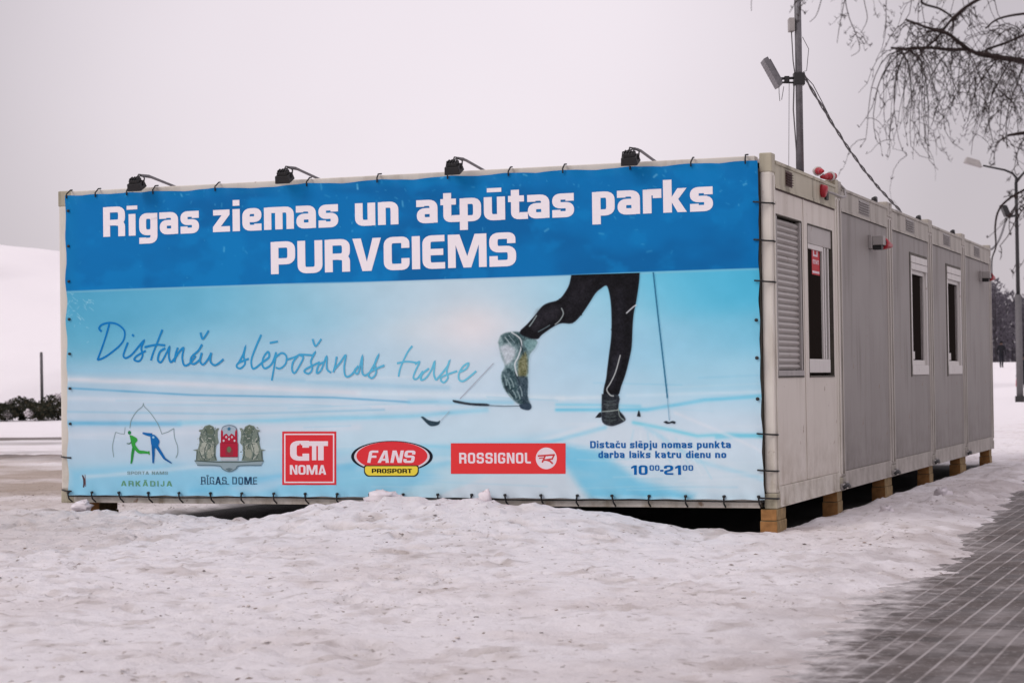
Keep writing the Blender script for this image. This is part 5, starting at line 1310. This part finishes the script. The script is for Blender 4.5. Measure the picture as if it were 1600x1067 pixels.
limb([tdp(1512, 77), tdp(1485, 78, .1), tdp(1450, 75, .15), tdp(1420, 77, .2), tdp(1392, 75, .2)], .0085, .0045)
limb([o2, tdp(1750, -70, -.3), tdp(1620, -45, -.2), tdp(1528, 0, -.1), tdp(1490, 28, -.1), tdp(1462, 62, 0), tdp(1440, 80, 0)], .011, .003)
limb([tdp(1620, -45, -.2), tdp(1500, -40, -.2), tdp(1440, 0, 0), tdp(1470, 15, 0), tdp(1489, 30, 0), tdp(1488, 50, 0)], .006, .003)
limb([tdp(1560, 90), tdp(1540, 80, .1), tdp(1575, 66, .1), tdp(1610, 50, .2)], .006, .005)
limb([o3, tdp(1700, 215, .5), tdp(1640, 204, .4), tdp(1600, 208, .3), tdp(1574, 212, .3)], .016, .005)
limb([o2, tdp(1760, 20, .5), tdp(1660, 20, .4), tdp(1600, 22, .3), tdp(1560, 30, .3), tdp(1540, 45, .2)], .009, .003)
limb([o2, tdp(1700, -170, .2), tdp(1500, -110, .2), tdp(1340, -60, .2), tdp(1290, -30, .1)], .016, .004)
limb([tdp(1500, -110, .2), tdp(1400, -60, .1), tdp(1390, -25, 0), tdp(1385, 0, 0), tdp(1384, 35, 0), tdp(1380, 60, 0)], .0022, .0011)
limb([tdp(1340, -60, .2), tdp(1322, -10, 0), tdp(1326, 25, 0), tdp(1338, 55, 0), tdp(1343, 78, 0), tdp(1330, 88, 0)], .0022, .001)
limb([tdp(1340, -60, .2), tdp(1350, 0, 0), tdp(1355, 30, 0), tdp(1345, 52, 0)], .0018, .001)
limb([tdp(1322, -10, 0), tdp(1312, 40, 0), tdp(1308, 68, 0)], .0018, .001)
limb([tdp(1290, -30, .1), tdp(1282, 5, 0), tdp(1275, 25, 0), tdp(1265, 35, 0)], .0022, .001)
limb([tdp(1290, -30, .1), tdp(1230, -40, .1), tdp(1180, -10, 0), tdp(1174, 18, 0)], .0022, .001)
limb([tdp(1600, 297, .4), tdp(1575, 312, .4), tdp(1560, 330, .4), tdp(1555, 355, .4), tdp(1556, 385, .4), tdp(1550, 405, .4), tdp(1550, 432, .4)], .0055, .0025)
limb([o3, tdp(1720, 300, .5), tdp(1640, 292, .4), tdp(1600, 297, .4)], .012, .0055)
limb([tdp(1560, 90), tdp(1545, 110), tdp(1530, 130), tdp(1520, 155), tdp(1512, 190)], .0032, .0014)
limb([tdp(1580, 93), tdp(1565, 120), tdp(1550, 150), tdp(1545, 185), tdp(1552, 225)], .0032, .0014)
limb([tdp(1600, 96), tdp(1590, 130), tdp(1578, 160), tdp(1572, 200), tdp(1574, 232)], .0032, .0014)
limb([tdp(1485, 78, .1), tdp(1470, 95, .1), tdp(1455, 120, .1), tdp(1448, 142, .1)], .0032, .0014)
lm = MB()
for pts, r0, r1 in limbs: lm.tube(pts, list(np.linspace(r0, r1, len(pts))), 6)
lm.build('limbs', M['bark'], t, t)
tw = MB()
def twig(p, length, r0, sweep, depth=0):
    """a hanging shoot: leaves its limb, droops, curls up a little at the tip"""
    a_ = random.uniform(0, 6.28); d_ = RT*math.cos(a_)*.8+FW*math.sin(a_)*.8+UP*random.uniform(-.3, .6); d_ = d_/np.linalg.norm(d_)
    n_ = max(5, int(length/.05)); st = length/n_; pts = [p]; curl = RT*random.uniform(-1, 1)+FW*random.uniform(-1, 1)
    for i in range(n_):
        u = i/n_
        d_ = d_+UP*(-.42 if u < .75 else .30)*sweep+curl*.07+np.array([random.gauss(0, .13), random.gauss(0, .13), random.gauss(0, .09)])
        d_ = d_/np.linalg.norm(d_); p = p+d_*st; pts.append(p)
    tw.tube(pts, list(np.linspace(r0, r0*.5, len(pts))), 4)
    if depth < 2:
        for j in range(random.randint(1, 3) if depth == 0 else random.randint(0, 2)):
            i = random.randint(1, len(pts)-1); twig(pts[i], length*random.uniform(.2, .42), r0*.7, sweep*.9, depth+1)
    # buds
    for j in range(2):
        i = random.randint(2, len(pts)-1); tw.tube([pts[i], pts[i]+RT*random.uniform(-.012, .012)+UP*.010], [r0*1.1, r0*.7], 4)
def scatter(pxs, pys, count, l0, l1, r0, dj=.7, sweep=1.0):
    for _ in range(count):
        u = random.random(); px = pxs[0]+(pxs[1]-pxs[0])*u; py = pys[0]+(pys[1]-pys[0])*u
        twig(tdp(px+random.uniform(-4, 4), py+random.uniform(-5, 5), random.uniform(-dj, dj)*.6), random.uniform(l0, l1), r0*random.uniform(.7, 1.2), sweep)
scatter((1396, 1500), (76, 78), 32, .16, .42, .0017, .3, 1.2)
scatter((1400, 1460), (76, 76), 12, .36, .52, .0018, .3, 1.8)
scatter((1420, 1500), (35, 62), 24, .08, .22, .0018, .3)
scatter((1440, 1520), (60, 5), 26, .08, .22, .0018, .3)
scatter((1500, 1660), (80, 104), 58, .16, .44, .0017, .6, 1.1)
scatter((1540, 1660), (50, 20), 40, .14, .34, .0017, .6, 1.2)
scatter((1560, 1650), (212, 206), 9, .08, .2, .0024, .4)
scatter((1520, 1600), (110, 170), 24, .10, .24, .0016, .5, 1.2)
scatter((1300, 1420), (-22, -45), 18, .06, .17, .0015, .3)
scatter((1322, 1340), (0, 70), 8, .04, .10, .0011, .1)
scatter((1384, 1385), (0, 45), 4, .04, .09, .0011, .1)
scatter((1395, 1440), (76, 76), 7, .34, .48, .0018, .2, 2.0)
scatter((1260, 1300), (-8, -8), 3, .08, .14, .002, .2)
scatter((1560, 1600), (315, 297), 5, .06, .14, .002, .2)
scatter((1585, 1640), (330, 300), 8, .14, .34, .0024, .4)
# the rest of the crown, outside the frame
for pts, r0, r1 in limbs:
    for k_ in range(26):
        p = np.array(random.choice(pts)); q = project(p[None])[0]
        if q[0] > 1665 or q[1] < -70: twig(p, random.uniform(.2, .6), .0022, 1.2)
for k_ in range(9):
    a_ = random.uniform(0, 6.28); hz = random.uniform(3.4, 7.0)
    d_ = np.array([math.cos(a_), math.sin(a_), .35]); b_ = tb+np.array([-.1, .03, hz])
    if d_ @ RT < -.2: d_ = d_-2*(d_ @ RT)*RT
    pts = spline([tuple(b_), tuple(b_+d_*.6), tuple(b_+d_*1.3+np.array([0, 0, .1])), tuple(b_+d_*2.0-np.array([0, 0, .1]))], 6)
    tw.tube(pts, list(np.linspace(.03, .006, len(pts))), 6)
    for j in range(16): twig(np.array(random.choice(pts[5:])), random.uniform(.3, .8), .0022, 1.3)
tw.build('twigs', M['bark'], t, t)
